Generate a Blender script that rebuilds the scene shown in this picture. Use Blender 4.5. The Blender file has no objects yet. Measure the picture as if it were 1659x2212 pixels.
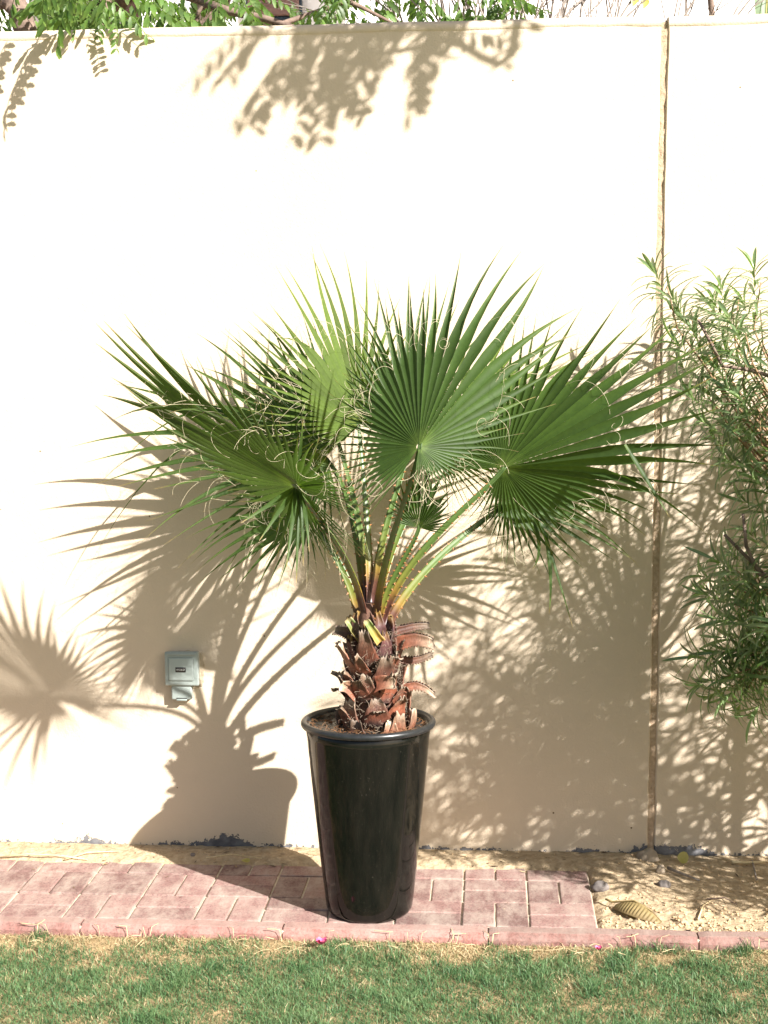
import bpy, bmesh, math, random
import numpy as np
from mathutils import Vector, Matrix, Euler, noise as mnoise

random.seed(7); np.random.seed(7)
SC = bpy.context.scene
COL = SC.collection
V = Vector

# ------------------------------------------------------------------ camera, sky, sun, exposure
CAM = V((0, 0, 1.67))
FPX, W0, H0 = 3212.0, 1659.0, 2212.0
yaw, pit, rol = math.radians(4.2), math.radians(5.44), math.radians(0.35)
FW = V((-math.sin(yaw)*math.cos(pit), math.cos(yaw)*math.cos(pit), -math.sin(pit)))
R0 = V((math.cos(yaw), math.sin(yaw), 0)); U0 = R0.cross(FW)
RT = R0*math.cos(rol) - U0*math.sin(rol)
UP = U0*math.cos(rol) + R0*math.sin(rol)
cd = bpy.data.cameras.new('camera'); cam = bpy.data.objects.new('camera', cd); COL.objects.link(cam)
cd.sensor_fit = 'VERTICAL'; cd.sensor_height = 36; cd.lens = 36*FPX/H0
cd.clip_start = 0.05; cd.clip_end = 2000
cam.matrix_world = Matrix(((RT.x, UP.x, -FW.x, CAM.x), (RT.y, UP.y, -FW.y, CAM.y), (RT.z, UP.z, -FW.z, CAM.z), (0, 0, 0, 1)))
SC.camera = cam

SUN = V((-0.60, 0.55, -0.485))            # direction the light travels
elev = math.atan2(-SUN.z, math.hypot(SUN.x, SUN.y)); azim = math.atan2(-SUN.x, -SUN.y)
wd = bpy.data.worlds.new('World'); SC.world = wd; wd.use_nodes = True
wn = wd.node_tree.nodes; wl = wd.node_tree.links
bg = wn['Background']; sky = wn.new('ShaderNodeTexSky'); sky.sky_type = 'NISHITA'
sky.sun_disc = False; sky.sun_elevation = elev; sky.sun_rotation = azim
sky.air_density = 1.0; sky.dust_density = 2.0; sky.ozone_density = 0.6
wl.new(sky.outputs[0], bg.inputs[0]); bg.inputs[1].default_value = 0.05
sd = bpy.data.lights.new('sun', 'SUN'); so = bpy.data.objects.new('sun', sd); COL.objects.link(so)
sd.energy = 5.0; sd.angle = math.radians(0.6); sd.color = (1.0, 0.965, 0.925)
so.rotation_euler = SUN.to_track_quat('-Z', 'Y').to_euler(); so.location = (3, -3, 6)
SC.view_settings.view_transform = 'Standard'; SC.view_settings.look = 'None'
SC.view_settings.gamma = 1.0; SC.view_settings.exposure = 1.48

def ray(x, y): return RT*(x-W0/2) + UP*(H0/2-y) + FW*FPX
def at(x, y, Y):
    """point of the place that stands at depth Y along the line of sight (x, y)"""
    d = ray(x, y); return CAM + d*((Y-CAM.y)/d.y)
def atz(x, y, Z=0.0):
    d = ray(x, y); return CAM + d*((Z-CAM.z)/d.z)
def proj(P):
    v = V(P)-CAM; k = v.dot(FW); return (W0/2+FPX*v.dot(RT)/k, H0/2-FPX*v.dot(UP)/k)

WALL_Y, WALL_H = 5.02, 2.81

# ------------------------------------------------------------------ materials
def mat(name): 
    m = bpy.data.materials.new(name); m.use_nodes = True
    nt = m.node_tree; return m, nt, nt.nodes, nt.links, nt.nodes['Principled BSDF']
def N(nodes, t, **kw):
    n = nodes.new(t)
    for k, v in kw.items():
        if k in n.bl_rna.properties and not k.startswith('i_'): setattr(n, k, v)
    return n
def ramp(nodes, stops, interp='LINEAR'):
    r = nodes.new('ShaderNodeValToRGB'); cr = r.color_ramp; cr.interpolation = interp
    while len(cr.elements) < len(stops): cr.elements.new(0.5)
    for e, (p, c) in zip(cr.elements, stops):
        e.position = p; e.color = (*c, 1) if len(c) == 3 else c
    return r
def noise_tex(nodes, links, scale, detail=4, rough=0.55, coord='Object', dist=0.0, vec=None):
    n = nodes.new('ShaderNodeTexNoise'); n.inputs['Scale'].default_value = scale
    n.inputs['Detail'].default_value = detail; n.inputs['Roughness'].default_value = rough
    n.inputs['Distortion'].default_value = dist
    if vec is None:
        tc = nodes.new('ShaderNodeTexCoord'); vec = tc.outputs[coord]
    links.new(vec, n.inputs['Vector']); return n
def bump(nodes, links, h, strength, distance, bsdf, prev=None):
    b = nodes.new('ShaderNodeBump'); b.inputs['Strength'].default_value = strength
    b.inputs['Distance'].default_value = distance; links.new(h, b.inputs['Height'])
    if prev is not None: links.new(prev.outputs[0], b.inputs['Normal'])
    links.new(b.outputs[0], bsdf.inputs['Normal']); return b
def mix(nodes, links, fac, a, b, mode='MIX'):
    m = nodes.new('ShaderNodeMix'); m.data_type = 'RGBA'; m.blend_type = mode
    for sock, v in ((m.inputs[0], fac), (m.inputs[6], a), (m.inputs[7], b)):
        if hasattr(v, 'links') or isinstance(v, bpy.types.NodeSocket): links.new(v, sock)
        elif isinstance(v, (int, float)): sock.default_value = v
        else: sock.default_value = (*v, 1)
    return m.outputs[2]
def math_n(nodes, links, op, a, b=None, clamp=False):
    m = nodes.new('ShaderNodeMath'); m.operation = op; m.use_clamp = clamp
    for i, v in enumerate((a, b)):
        if v is None: continue
        if isinstance(v, (int, float)): m.inputs[i].default_value = v
        else: links.new(v, m.inputs[i])
    return m.outputs[0]

def simple(name, c1, c2, scale=20, rough=0.7, bs=0.3, bd=0.003, coat=0, spec=0.5, detail=5):
    m, nt, n, l, b = mat(name)
    t = noise_tex(n, l, scale, detail); r = ramp(n, [(0.3, c1), (0.7, c2)])
    l.new(t.outputs[0], r.inputs[0]); l.new(r.outputs[0], b.inputs['Base Color'])
    b.inputs['Roughness'].default_value = rough; b.inputs['Specular IOR Level'].default_value = spec
    b.inputs['Coat Weight'].default_value = coat
    if bs: bump(n, l, t.outputs[0], bs, bd, b)
    return m

def leaf_mat(name, stops_s, var=(0.75, 1.25), trans=0.35, trans_col=(1.3, 1.5, 0.5), rough=0.45, sheen=0.5, hue=(0.6, 0.75, 0.35)):
    """leaf skin: colour along the leaf from attribute 's', change from leaf to leaf from attribute 'r'"""
    m, nt, n, l, b = mat(name)
    a = n.new('ShaderNodeAttribute'); a.attribute_name = 's'
    r = ramp(n, stops_s); l.new(a.outputs['Fac'], r.inputs[0])
    a2 = n.new('ShaderNodeAttribute'); a2.attribute_name = 'r'
    mr = n.new('ShaderNodeMapRange'); l.new(a2.outputs['Fac'], mr.inputs[0])
    mr.inputs[3].default_value = var[0]; mr.inputs[4].default_value = var[1]
    nz = noise_tex(n, l, 60, 3)
    k = math_n(n, l, 'MULTIPLY', mr.outputs[0], math_n(n, l, 'ADD', math_n(n, l, 'MULTIPLY', nz.outputs[0], 0.5), 0.75))
    hs = n.new('ShaderNodeHueSaturation'); l.new(r.outputs[0], hs.inputs['Color']); l.new(k, hs.inputs['Value'])
    l.new(hs.outputs[0], b.inputs['Base Color'])
    b.inputs['Roughness'].default_value = rough; b.inputs['Specular IOR Level'].default_value = sheen
    tr = n.new('ShaderNodeBsdfTranslucent')
    tc = mix(n, l, 1.0, hs.outputs[0], trans_col, 'MULTIPLY'); l.new(tc, tr.inputs[0])
    ms = n.new('ShaderNodeMixShader'); ms.inputs[0].default_value = trans
    out = n['Material Output']; l.new(b.outputs[0], ms.inputs[1]); l.new(tr.outputs[0], ms.inputs[2])
    l.new(ms.outputs[0], out.inputs[0])
    return m

# painted plaster wall, with paint peeled off the dark damp-proof coat along its foot
def wall_material():
    m, nt, n, l, b = mat('painted_plaster')
    geo = n.new('ShaderNodeNewGeometry'); pos = geo.outputs['Position']
    big = noise_tex(n, l, 1.3, 4, vec=pos); fine = noise_tex(n, l, 140, 3, vec=pos); mid = noise_tex(n, l, 26, 5, vec=pos)
    base = ramp(n, [(0.3, (0.56, 0.460, 0.342)), (0.7, (0.615, 0.510, 0.385))]); l.new(big.outputs[0], base.inputs[0])
    sx = n.new('ShaderNodeSeparateXYZ'); l.new(pos, sx.inputs[0])
    # ragged peel line: height limit changes in steps along the wall
    cx = n.new('ShaderNodeCombineXYZ'); l.new(sx.outputs[0], cx.inputs[0])
    wv = noise_tex(n, l, 2.6, 2, vec=cx.outputs[0]); jg = noise_tex(n, l, 60, 3, vec=pos, rough=0.7)
    h1 = math_n(n, l, 'MULTIPLY', math_n(n, l, 'SUBTRACT', wv.outputs[0], 0.47, True), 0.20)
    h2 = math_n(n, l, 'MULTIPLY', math_n(n, l, 'SUBTRACT', jg.outputs[0], 0.5), 0.075)
    lim = math_n(n, l, 'ADD', math_n(n, l, 'ADD', h1, h2), 0.014)
    peel = math_n(n, l, 'LESS_THAN', sx.outputs[2], lim)
    low = math_n(n, l, 'LESS_THAN', sx.outputs[2], 0.30)
    peel = math_n(n, l, 'MULTIPLY', peel, low)
    dk = ramp(n, [(0.35, (0.085, 0.085, 0.092)), (0.7, (0.19, 0.188, 0.195))]); l.new(mid.outputs[0], dk.inputs[0])
    # specks and short rust runs
    vo = n.new('ShaderNodeTexVoronoi'); vo.inputs['Scale'].default_value = 7; l.new(pos, vo.inputs['Vector'])
    spk = math_n(n, l, 'LESS_THAN', vo.outputs['Distance'], 0.022)
    c = mix(n, l, spk, base.outputs[0], (0.16, 0.11, 0.06))
    c = mix(n, l, peel, c, dk.outputs[0])
    l.new(c, b.inputs['Base Color']); b.inputs['Roughness'].default_value = 0.85
    b.inputs['Specular IOR Level'].default_value = 0.25
    p = bump(n, l, mid.outputs[0], 0.18, 0.006, b)
    p2 = bump(n, l, fine.outputs[0], 0.5, 0.003, b, p)
    inv = math_n(n, l, 'SUBTRACT', 1.0, peel); bump(n, l, inv, 0.6, 0.004, b, p2)
    return m
M = {}
M['wall'] = wall_material()
M['sealant'] = simple('rough_mortar', (0.36, 0.26, 0.17), (0.50, 0.37, 0.25), 90, 0.9, 0.8, 0.006)
M['patch'] = simple('patch_mortar', (0.36, 0.29, 0.20), (0.52, 0.43, 0.31), 45, 0.9, 0.9, 0.006)
M['sand'] = simple('yellow_sand', (0.33, 0.245, 0.15), (0.50, 0.39, 0.26), 48, 0.95, 1.0, 0.010, spec=0.1, detail=8)
M['clod'] = simple('sand_clod', (0.42, 0.29, 0.16), (0.60, 0.45, 0.28), 120, 0.95, 0.5, 0.002, spec=0.1)
M['joint'] = simple('joint_sand', (0.46, 0.38, 0.28), (0.64, 0.56, 0.44), 70, 0.95, 0.6, 0.004, spec=0.1)
M['lawn'] = simple('lawn_soil', (0.24, 0.17, 0.09), (0.42, 0.31, 0.17), 25, 0.95, 0.6, 0.01, spec=0.1, detail=8)
M['far_ground'] = simple('far_yard', (0.3, 0.22, 0.13), (0.42, 0.32, 0.2), 4, 0.95, 0.3, 0.01, spec=0.1)

def brick_material(name, c1, c2, white, wz=False):
    m, nt, n, l, b = mat(name)
    oi = n.new('ShaderNodeObjectInfo'); geo = n.new('ShaderNodeNewGeometry'); pos = geo.outputs['Position']
    t = noise_tex(n, l, 18, 6, vec=pos, rough=0.65); f = noise_tex(n, l, 220, 3, vec=pos)
    r = ramp(n, [(0.28, c1), (0.72, c2)]); l.new(t.outputs[0], r.inputs[0])
    k = math_n(n, l, 'ADD', math_n(n, l, 'MULTIPLY', oi.outputs['Random'], 0.5), 0.75)
    pit = noise_tex(n, l, 130, 4, vec=pos, rough=0.75)
    pr = ramp(n, [(0.30, (0.45, 0.45, 0.45)), (0.48, (1, 1, 1)), (0.70, (1.25, 1.25, 1.25))]); l.new(pit.outputs[0], pr.inputs[0])
    k = math_n(n, l, 'MULTIPLY', k, pr.outputs[0])
    hs = n.new('ShaderNodeHueSaturation'); l.new(r.outputs[0], hs.inputs['Color']); l.new(k, hs.inputs['Value'])
    mp = n.new('ShaderNodeMapping'); mp.inputs['Scale'].default_value = (1.6, 0.7, 1.6); l.new(pos, mp.inputs[0])
    d = noise_tex(n, l, 8.0, 9, vec=mp.outputs[0], rough=0.78)
    dr = ramp(n, [(0.42, (0, 0, 0)), (0.66, (1, 1, 1))]); l.new(d.outputs[0], dr.inputs[0])
    fac = math_n(n, l, 'MULTIPLY', dr.outputs[0], 0.75)
    if wz:   # lime bloom creeping up from the damp foot of the kerb
        sx = n.new('ShaderNodeSeparateXYZ'); l.new(pos, sx.inputs[0])
        z = n.new('ShaderNodeMapRange'); l.new(sx.outputs[2], z.inputs[0])
        z.inputs[1].default_value = -0.03; z.inputs[2].default_value = -0.055; z.inputs[3].default_value = 0; z.inputs[4].default_value = 1
        sn = n.new('ShaderNodeSeparateXYZ'); l.new(geo.outputs['True Normal'], sn.inputs[0])
        fac = math_n(n, l, 'ADD', math_n(n, l, 'MULTIPLY', fac, 0.5), math_n(n, l, 'MULTIPLY', math_n(n, l, 'POWER', math_n(n, l, 'MAXIMUM', sn.outputs[2], 0.0), 6.0), 0.35))
        fac = math_n(n, l, 'MAXIMUM', fac, math_n(n, l, 'MULTIPLY', z.outputs[0], t.outputs[0]))
    c = mix(n, l, fac, hs.outputs[0], white)
    l.new(c, b.inputs['Base Color']); b.inputs['Roughness'].default_value = 0.85; b.inputs['Specular IOR Level'].default_value = 0.25
    p = bump(n, l, t.outputs[0], 0.3, 0.003, b); p2 = bump(n, l, f.outputs[0], 0.5, 0.002, b, p); bump(n, l, pit.outputs[0], 0.5, 0.003, b, p2)
    return m
M['brick'] = brick_material('red_paver', (0.19, 0.105, 0.092), (0.275, 0.172, 0.152), (0.45, 0.37, 0.31))
M['kerb'] = brick_material('red_kerb', (0.20, 0.085, 0.070), (0.265, 0.135, 0.115), (0.42, 0.34, 0.29), True)

def pot_material():
    m, nt, n, l, b = mat('glazed_black_pot')
    tc = n.new('ShaderNodeTexCoord'); mp = n.new('ShaderNodeMapping'); mp.inputs['Scale'].default_value = (1, 1, 0.12)
    l.new(tc.outputs['Object'], mp.inputs[0])
    s = noise_tex(n, l, 45, 5, vec=mp.outputs[0], rough=0.6); d = noise_tex(n, l, 260, 2, vec=tc.outputs['Object'])
    r = ramp(n, [(0.35, (0.004, 0.0042, 0.0035)), (0.75, (0.010, 0.009, 0.007))]); l.new(s.outputs[0], r.inputs[0])
    dust = ramp(n, [(0.70, (0, 0, 0)), (0.76, (1, 1, 1))]); l.new(d.outputs[0], dust.inputs[0])
    c = mix(n, l, math_n(n, l, 'MULTIPLY', dust.outputs[0], 0.25), r.outputs[0], (0.22, 0.19, 0.15))
    l.new(c, b.inputs['Base Color'])
    rr = n.new('ShaderNodeMapRange'); l.new(s.outputs[0], rr.inputs[0]); rr.inputs[3].default_value = 0.01; rr.inputs[4].default_value = 0.11
    l.new(rr.outputs[0], b.inputs['Roughness']); b.inputs['Specular IOR Level'].default_value = 0.30
    b.inputs['Coat Weight'].default_value = 0.0; b.inputs['Coat Roughness'].default_value = 0.04
    bump(n, l, s.outputs[0], 0.05, 0.004, b)
    return m
M['pot'] = pot_material()
M['rim'] = simple('black_plastic_rim', (0.011, 0.012, 0.013), (0.022, 0.023, 0.024), 60, 0.32, 0.15, 0.001)
M['coir'] = simple('coir_soil', (0.11, 0.052, 0.026), (0.30, 0.16, 0.08), 110, 0.95, 1.0, 0.006, spec=0.1)
M['grey_plastic'] = simple('grey_green_plastic', (0.27, 0.31, 0.29), (0.31, 0.35, 0.325), 6, 0.45, 0.05, 0.001)
M['black_plate'] = simple('black_plate', (0.012, 0.01, 0.01), (0.03, 0.025, 0.022), 40, 0.5, 0, 0)
M['print'] = simple('silver_print', (0.5, 0.5, 0.47), (0.6, 0.6, 0.57), 40, 0.5, 0, 0)
M['stone'] = simple('grey_stone', (0.10, 0.085, 0.078), (0.19, 0.165, 0.15), 45, 0.85, 0.6, 0.003)
M['concrete_lump'] = simple('mortar_lump', (0.24, 0.19, 0.14), (0.36, 0.29, 0.21), 40, 0.9, 0.8, 0.004)
M['twig'] = simple('grey_twig', (0.17, 0.14, 0.115), (0.34, 0.29, 0.25), 40, 0.85, 0.5, 0.002)
M['bark'] = simple('brown_bark', (0.10, 0.065, 0.05), (0.24, 0.17, 0.13), 30, 0.9, 0.9, 0.006)
M['bush_stem'] = simple('tan_stem', (0.17, 0.10, 0.05), (0.33, 0.20, 0.10), 40, 0.75, 0.4, 0.002)
M['straw'] = simple('straw', (0.50, 0.38, 0.20), (0.66, 0.53, 0.32), 60, 0.8, 0, 0)
M['petal'] = simple('pink_petal', (0.55, 0.05, 0.16), (0.75, 0.14, 0.28), 60, 0.6, 0.2, 0.001)
M['house'] = simple('white_render', (0.78, 0.76, 0.75), (0.84, 0.82, 0.81), 2, 0.9, 0.1, 0.002)
M['shutter'] = simple('brown_shutter', (0.14, 0.075, 0.06), (0.2, 0.11, 0.09), 12, 0.6, 0.1, 0.002)
M['glass'] = simple('dark_glass', (0.02, 0.03, 0.04), (0.04, 0.05, 0.06), 2, 0.08, 0, 0)
M['fibre'] = simple('grey_fibre', (0.20, 0.145, 0.10), (0.40, 0.32, 0.24), 80, 0.9, 0, 0)
M['filament'] = simple('pale_filament', (0.50, 0.42, 0.26), (0.66, 0.58, 0.40), 50, 0.8, 0, 0)
M['core'] = simple('dark_trunk_core', (0.07, 0.035, 0.022), (0.17, 0.085, 0.055), 60, 0.9, 0.8, 0.005)
M['thorn'] = simple('orange_thorn', (0.24, 0.09, 0.03), (0.36, 0.16, 0.05), 60, 0.6, 0, 0)

M['palm'] = leaf_mat('palm_leaf', [(0.0, (0.10, 0.15, 0.035)), (0.10, (0.042, 0.076, 0.015)), (0.60, (0.042, 0.078, 0.018)), (0.88, (0.085, 0.125, 0.034)), (0.95, (0.30, 0.22, 0.09)), (1.0, (0.42, 0.32, 0.17))],
                    var=(0.72, 1.25), trans=0.32, trans_col=(2.1, 2.3, 0.75), rough=0.5, sheen=0.28)
M['palm_sunlit'] = leaf_mat('sunlit_palm_leaf', [(0.0, (0.12, 0.15, 0.03)), (0.10, (0.070, 0.108, 0.018)), (0.60, (0.072, 0.112, 0.020)), (0.88, (0.11, 0.14, 0.03)), (0.95, (0.30, 0.23, 0.09)), (1.0, (0.42, 0.33, 0.17))],
                    var=(0.75, 1.3), trans=0.38, trans_col=(2.0, 2.2, 0.7), rough=0.6, sheen=0.15)  # paler copy of the palm leaf: sunlight on two back fronds put into colour
M['petiole'] = leaf_mat('palm_petiole', [(0.0, (0.075, 0.028, 0.024)), (0.10, (0.10, 0.04, 0.022)), (0.15, (0.22, 0.135, 0.025)), (0.22, (0.15, 0.16, 0.028)), (0.4, (0.08, 0.13, 0.028)), (1.0, (0.065, 0.11, 0.03))],
                       var=(0.8, 1.2), trans=0.05, rough=0.4)
M['stub_green'] = leaf_mat('cut_green_stub', [(0.0, (0.22, 0.10, 0.03)), (0.4, (0.28, 0.18, 0.04)), (0.85, (0.12, 0.16, 0.04)), (1.0, (0.34, 0.27, 0.15))], trans=0.05)
M['sheath'] = leaf_mat('leaf_sheath', [(0.0, (0.05, 0.022, 0.020)), (0.5, (0.085, 0.030, 0.028)), (0.8, (0.17, 0.085, 0.028)), (1.0, (0.28, 0.17, 0.04))], var=(0.6, 1.2), trans=0.0, rough=0.55)
M['boot'] = leaf_mat('leaf_base_husk', [(0.0, (0.045, 0.020, 0.015)), (0.30, (0.22, 0.068, 0.034)), (0.62, (0.20, 0.085, 0.050)), (0.84, (0.26, 0.165, 0.105)), (1.0, (0.44, 0.34, 0.25))],
                    var=(0.35, 1.35), trans=0.0, rough=0.6)
M['oleander'] = leaf_mat('narrow_leaf', [(0.0, (0.21, 0.27, 0.10)), (0.3, (0.145, 0.21, 0.09)), (0.9, (0.13, 0.185, 0.085)), (1.0, (0.16, 0.17, 0.07))],
                        var=(0.7, 1.5), trans=0.30, trans_col=(1.4, 1.7, 0.7), rough=0.32, sheen=0.8)
def grain(m, amt):
    nt = m.node_tree; n, l = nt.nodes, nt.links; b = n['Principled BSDF']
    geo = n.new('ShaderNodeNewGeometry'); mp = n.new('ShaderNodeMapping'); mp.inputs['Scale'].default_value = (1, 1, 0.16); l.new(geo.outputs['Position'], mp.inputs[0])
    g = noise_tex(n, l, 240, 4, vec=mp.outputs[0], rough=0.7); d = noise_tex(n, l, 30, 4, vec=geo.outputs['Position'])
    r = ramp(n, [(0.32, (0.35, 0.33, 0.32)), (0.55, (1, 1, 1)), (0.75, (1.35, 1.32, 1.28))]); l.new(g.outputs[0], r.inputs[0])
    r2 = ramp(n, [(0.35, (0.45, 0.42, 0.40)), (0.6, (1, 1, 1))]); l.new(d.outputs[0], r2.inputs[0])
    src = b.inputs['Base Color'].links[0].from_socket
    c = mix(n, l, amt, src, mix(n, l, 1.0, src, mix(n, l, 1.0, r.outputs[0], r2.outputs[0], 'MULTIPLY'), 'MULTIPLY')); l.new(c, b.inputs['Base Color'])
    bump(n, l, g.outputs[0], 0.6, 0.003, b)
grain(M['boot'], 0.65); grain(M['sheath'], 0.6)
M['neem'] = leaf_mat('neem_leaf', [(0.0, (0.10, 0.16, 0.035)), (0.5, (0.085, 0.155, 0.036)), (1.0, (0.12, 0.17, 0.04))], var=(0.6, 1.4), trans=0.40, trans_col=(1.6, 1.9, 0.6))
M['litter'] = leaf_mat('litter', [(0.0, (0.06, 0.04, 0.025)), (0.5, (0.16, 0.10, 0.05)), (0.8, (0.35, 0.25, 0.13)), (1.0, (0.5, 0.4, 0.25))], trans=0.0, rough=0.8)
M['banana'] = leaf_mat('banana_leaf', [(0.0, (0.10, 0.16, 0.05)), (1.0, (0.07, 0.13, 0.04))], trans=0.3)
M['dead_leaf'] = leaf_mat('dead_leaf', [(0.0, (0.36, 0.27, 0.11)), (0.5, (0.27, 0.20, 0.085)), (1.0, (0.18, 0.125, 0.06))], trans=0.15, rough=0.6)
M['yellow_leaf'] = leaf_mat('yellow_leaf', [(0.0, (0.4, 0.34, 0.08)), (1.0, (0.45, 0.4, 0.14))], trans=0.3)
def grass_mat():
    m, nt, n, l, b = mat('grass_blade')
    a = n.new('ShaderNodeAttribute'); a.attribute_name = 'dry'
    a2 = n.new('ShaderNodeAttribute'); a2.attribute_name = 'r'
    g = ramp(n, [(0.0, (0.054, 0.124, 0.045)), (0.5, (0.092, 0.185, 0.071)), (1.0, (0.165, 0.255, 0.105))]); l.new(a2.outputs['Fac'], g.inputs[0])
    d = ramp(n, [(0.0, (0.34, 0.25, 0.13)), (1.0, (0.60, 0.49, 0.29))]); l.new(a2.outputs['Fac'], d.inputs[0])
    c = mix(n, l, a.outputs['Fac'], g.outputs[0], d.outputs[0]); l.new(c, b.inputs['Base Color'])
    b.inputs['Roughness'].default_value = 0.5; b.inputs['Specular IOR Level'].default_value = 0.35
    tr = n.new('ShaderNodeBsdfTranslucent'); l.new(c, tr.inputs[0])
    ms = n.new('ShaderNodeMixShader'); ms.inputs[0].default_value = 0.3
    l.new(b.outputs[0], ms.inputs[1]); l.new(tr.outputs[0], ms.inputs[2]); l.new(ms.outputs[0], n['Material Output'].inputs[0])
    return m
M['grass'] = grass_mat()

# ------------------------------------------------------------------ mesh helpers
class MB:
    def __init__(s): s.v = []; s.f = []; s.s = []; s.r = []
    def add(s, p, t=0.0, r=0.5): s.v.append(tuple(p)); s.s.append(t); s.r.append(r); return len(s.v)-1
    def face(s, *i): s.f.append(i)
    def mesh(s, name, material, smooth=True):
        me = bpy.data.meshes.new(name); me.from_pydata(s.v, [], s.f); me.materials.append(material)
        for nm, dat in (('s', s.s), ('r', s.r)):
            a = me.attributes.new(nm, 'FLOAT', 'POINT'); a.data.foreach_set('value', dat)
        if smooth: me.polygons.foreach_set('use_smooth', [True]*len(me.polygons))
        me.update(); return me
    def build(s, name, material, parent=None, smooth=True):
        return link(name, s.mesh(name, material, smooth), parent)
def link(name, me, parent=None):
    o = bpy.data.objects.new(name, me); COL.objects.link(o)
    if parent is not None:
        o.parent = parent; o.matrix_parent_inverse = parent.matrix_basis.inverted()
    return o
def empty(name, loc=(0, 0, 0)):
    o = bpy.data.objects.new(name, None); COL.objects.link(o); o.location = loc; o.empty_display_size = 0.05
    return o
def tag(o, label, cat, group=None, kind=None):
    o['label'] = label; o['category'] = cat
    if group: o['group'] = group
    if kind: o['kind'] = kind
    return o
def struct(o, kind='structure'): o['kind'] = kind; return o

def frame(d, ref=V((0, 0, 1))):
    d = d.normalized(); 
    if abs(d.dot(ref)) > 0.97: ref = V((1, 0, 0))
    a = d.cross(ref).normalized(); return a, a.cross(d).normalized()
def tube(mb, pts, rad, sides=6, s=(0, 1), r=0.5, cap=True, flat=1.0, ref=V((0, 0, 1))):
    n = len(pts); rings = []
    for i, p in enumerate(pts):
        d = (pts[min(i+1, n-1)]-pts[max(i-1, 0)]); a, b = frame(d, ref)
        rr = rad[i] if hasattr(rad, '__len__') else rad
        t = s[0]+(s[1]-s[0])*i/(n-1)
        rings.append([mb.add(p+a*math.cos(k*2*math.pi/sides)*rr+b*math.sin(k*2*math.pi/sides)*rr*flat, t, r) for k in range(sides)])
    for i in range(n-1):
        for k in range(sides):
            k2 = (k+1) % sides; mb.face(rings[i][k], rings[i][k2], rings[i+1][k2], rings[i+1][k])
    if cap: mb.face(*rings[0][::-1]); mb.face(*rings[-1])
def bez(p0, p1, p2, p3, n):
    out = []
    for i in range(n+1):
        t = i/n; q = 1-t
        out.append(p0*(q**3)+p1*(3*q*q*t)+p2*(3*q*t*t)+p3*(t**3))
    return out
def box_mesh(name, sx, sy, sz, material, bev=0.003, seg=1, z0=0.0):
    bm = bmesh.new(); bmesh.ops.create_cube(bm, size=1)
    for v in bm.verts: v.co = V((v.co.x*sx, v.co.y*sy, v.co.z*sz + z0))
    if bev: bmesh.ops.bevel(bm, geom=bm.edges[:], offset=bev, segments=seg, profile=0.6, affect='EDGES')
    me = bpy.data.meshes.new(name); bm.to_mesh(me); bm.free(); me.materials.append(material); return me
def rnd(a, b): return random.uniform(a, b)

_lat = {}
def vnoise(x, y, seed=0):
    """smooth value noise for numpy arrays"""
    if seed not in _lat: _lat[seed] = np.random.RandomState(seed+11).rand(256, 256)
    L = _lat[seed]; xi = np.floor(x).astype(int); yi = np.floor(y).astype(int)
    fx = x-xi; fy = y-yi; fx = fx*fx*(3-2*fx); fy = fy*fy*(3-2*fy)
    g = lambda i, j: L[i % 256, j % 256]
    return (g(xi, yi)*(1-fx)+g(xi+1, yi)*fx)*(1-fy)+(g(xi, yi+1)*(1-fx)+g(xi+1, yi+1)*fx)*fy
def fbm(x, y, o=4, seed=0):
    a, t, w = 1.0, 0, 0
    for k in range(o): t = t+a*vnoise(x*2**k, y*2**k, seed+k); w += a; a *= 0.5
    return t/w

# ------------------------------------------------------------------ setting: ground, lawn, pavement, kerb, sand
LAWN_Z = -0.046
def sheet(name, x0, x1, y0, y1, z, material):
    me = bpy.data.meshes.new(name)
    me.from_pydata([(x0, y0, z), (x1, y0, z), (x1, y1, z), (x0, y1, z)], [], [(0, 1, 2, 3)]); me.materials.append(material)
    return struct(link(name, me))
sheet('ground', -400, 400, -300, 600, -0.10, M['far_ground'])

def grid(name, x0, x1, y0, y1, step, zf, material):
    nx = int((x1-x0)/step)+1; ny = int((y1-y0)/step)+1
    X, Y = np.meshgrid(np.linspace(x0, x1, nx), np.linspace(y0, y1, ny)); Z = zf(X, Y)
    co = np.stack([X, Y, Z], -1).reshape(-1, 3)
    i = np.arange(ny-1)[:, None]*nx+np.arange(nx-1)[None, :]
    F = np.stack([i, i+1, i+1+nx, i+nx], -1).reshape(-1, 4)
    me = bpy.data.meshes.new(name); me.from_pydata(co.tolist(), [], F.tolist()); me.materials.append(material)
    me.polygons.foreach_set('use_smooth', [True]*len(me.polygons)); return link(name, me)
def lawn_z(X, Y):
    return LAWN_Z + 0.012*(fbm(X*6, Y*6, 3, 3)-0.5) + 0.02*np.clip((Y-4.16)/0.12, 0, 1)*fbm(X*3.1, Y*3.1, 2, 9)
struct(grid('lawn', -2.6, 2.4, 2.4, 4.30, 0.02, lawn_z, M['lawn']))
# lawn that runs on behind and beside the photographer
def far_lawn():
    m, nt, n, l, b = mat('far_lawn')
    t = noise_tex(n, l, 60, 6); t2 = noise_tex(n, l, 3, 4)
    r = ramp(n, [(0.3, (0.045, 0.10, 0.04)), (0.6, (0.09, 0.16, 0.06)), (0.8, (0.35, 0.28, 0.15))]); l.new(t.outputs[0], r.inputs[0])
    l.new(r.outputs[0], b.inputs['Base Color']); b.inputs['Roughness'].default_value = 0.9; b.inputs['Specular IOR Level'].default_value = 0.1
    bump(n, l, t.outputs[0], 1.0, 0.02, b); return m
M['far_lawn'] = far_lawn()
sheet('lawn_beyond', -14, 14, -14, 2.41, LAWN_Z-0.012, M['far_lawn'])

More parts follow.
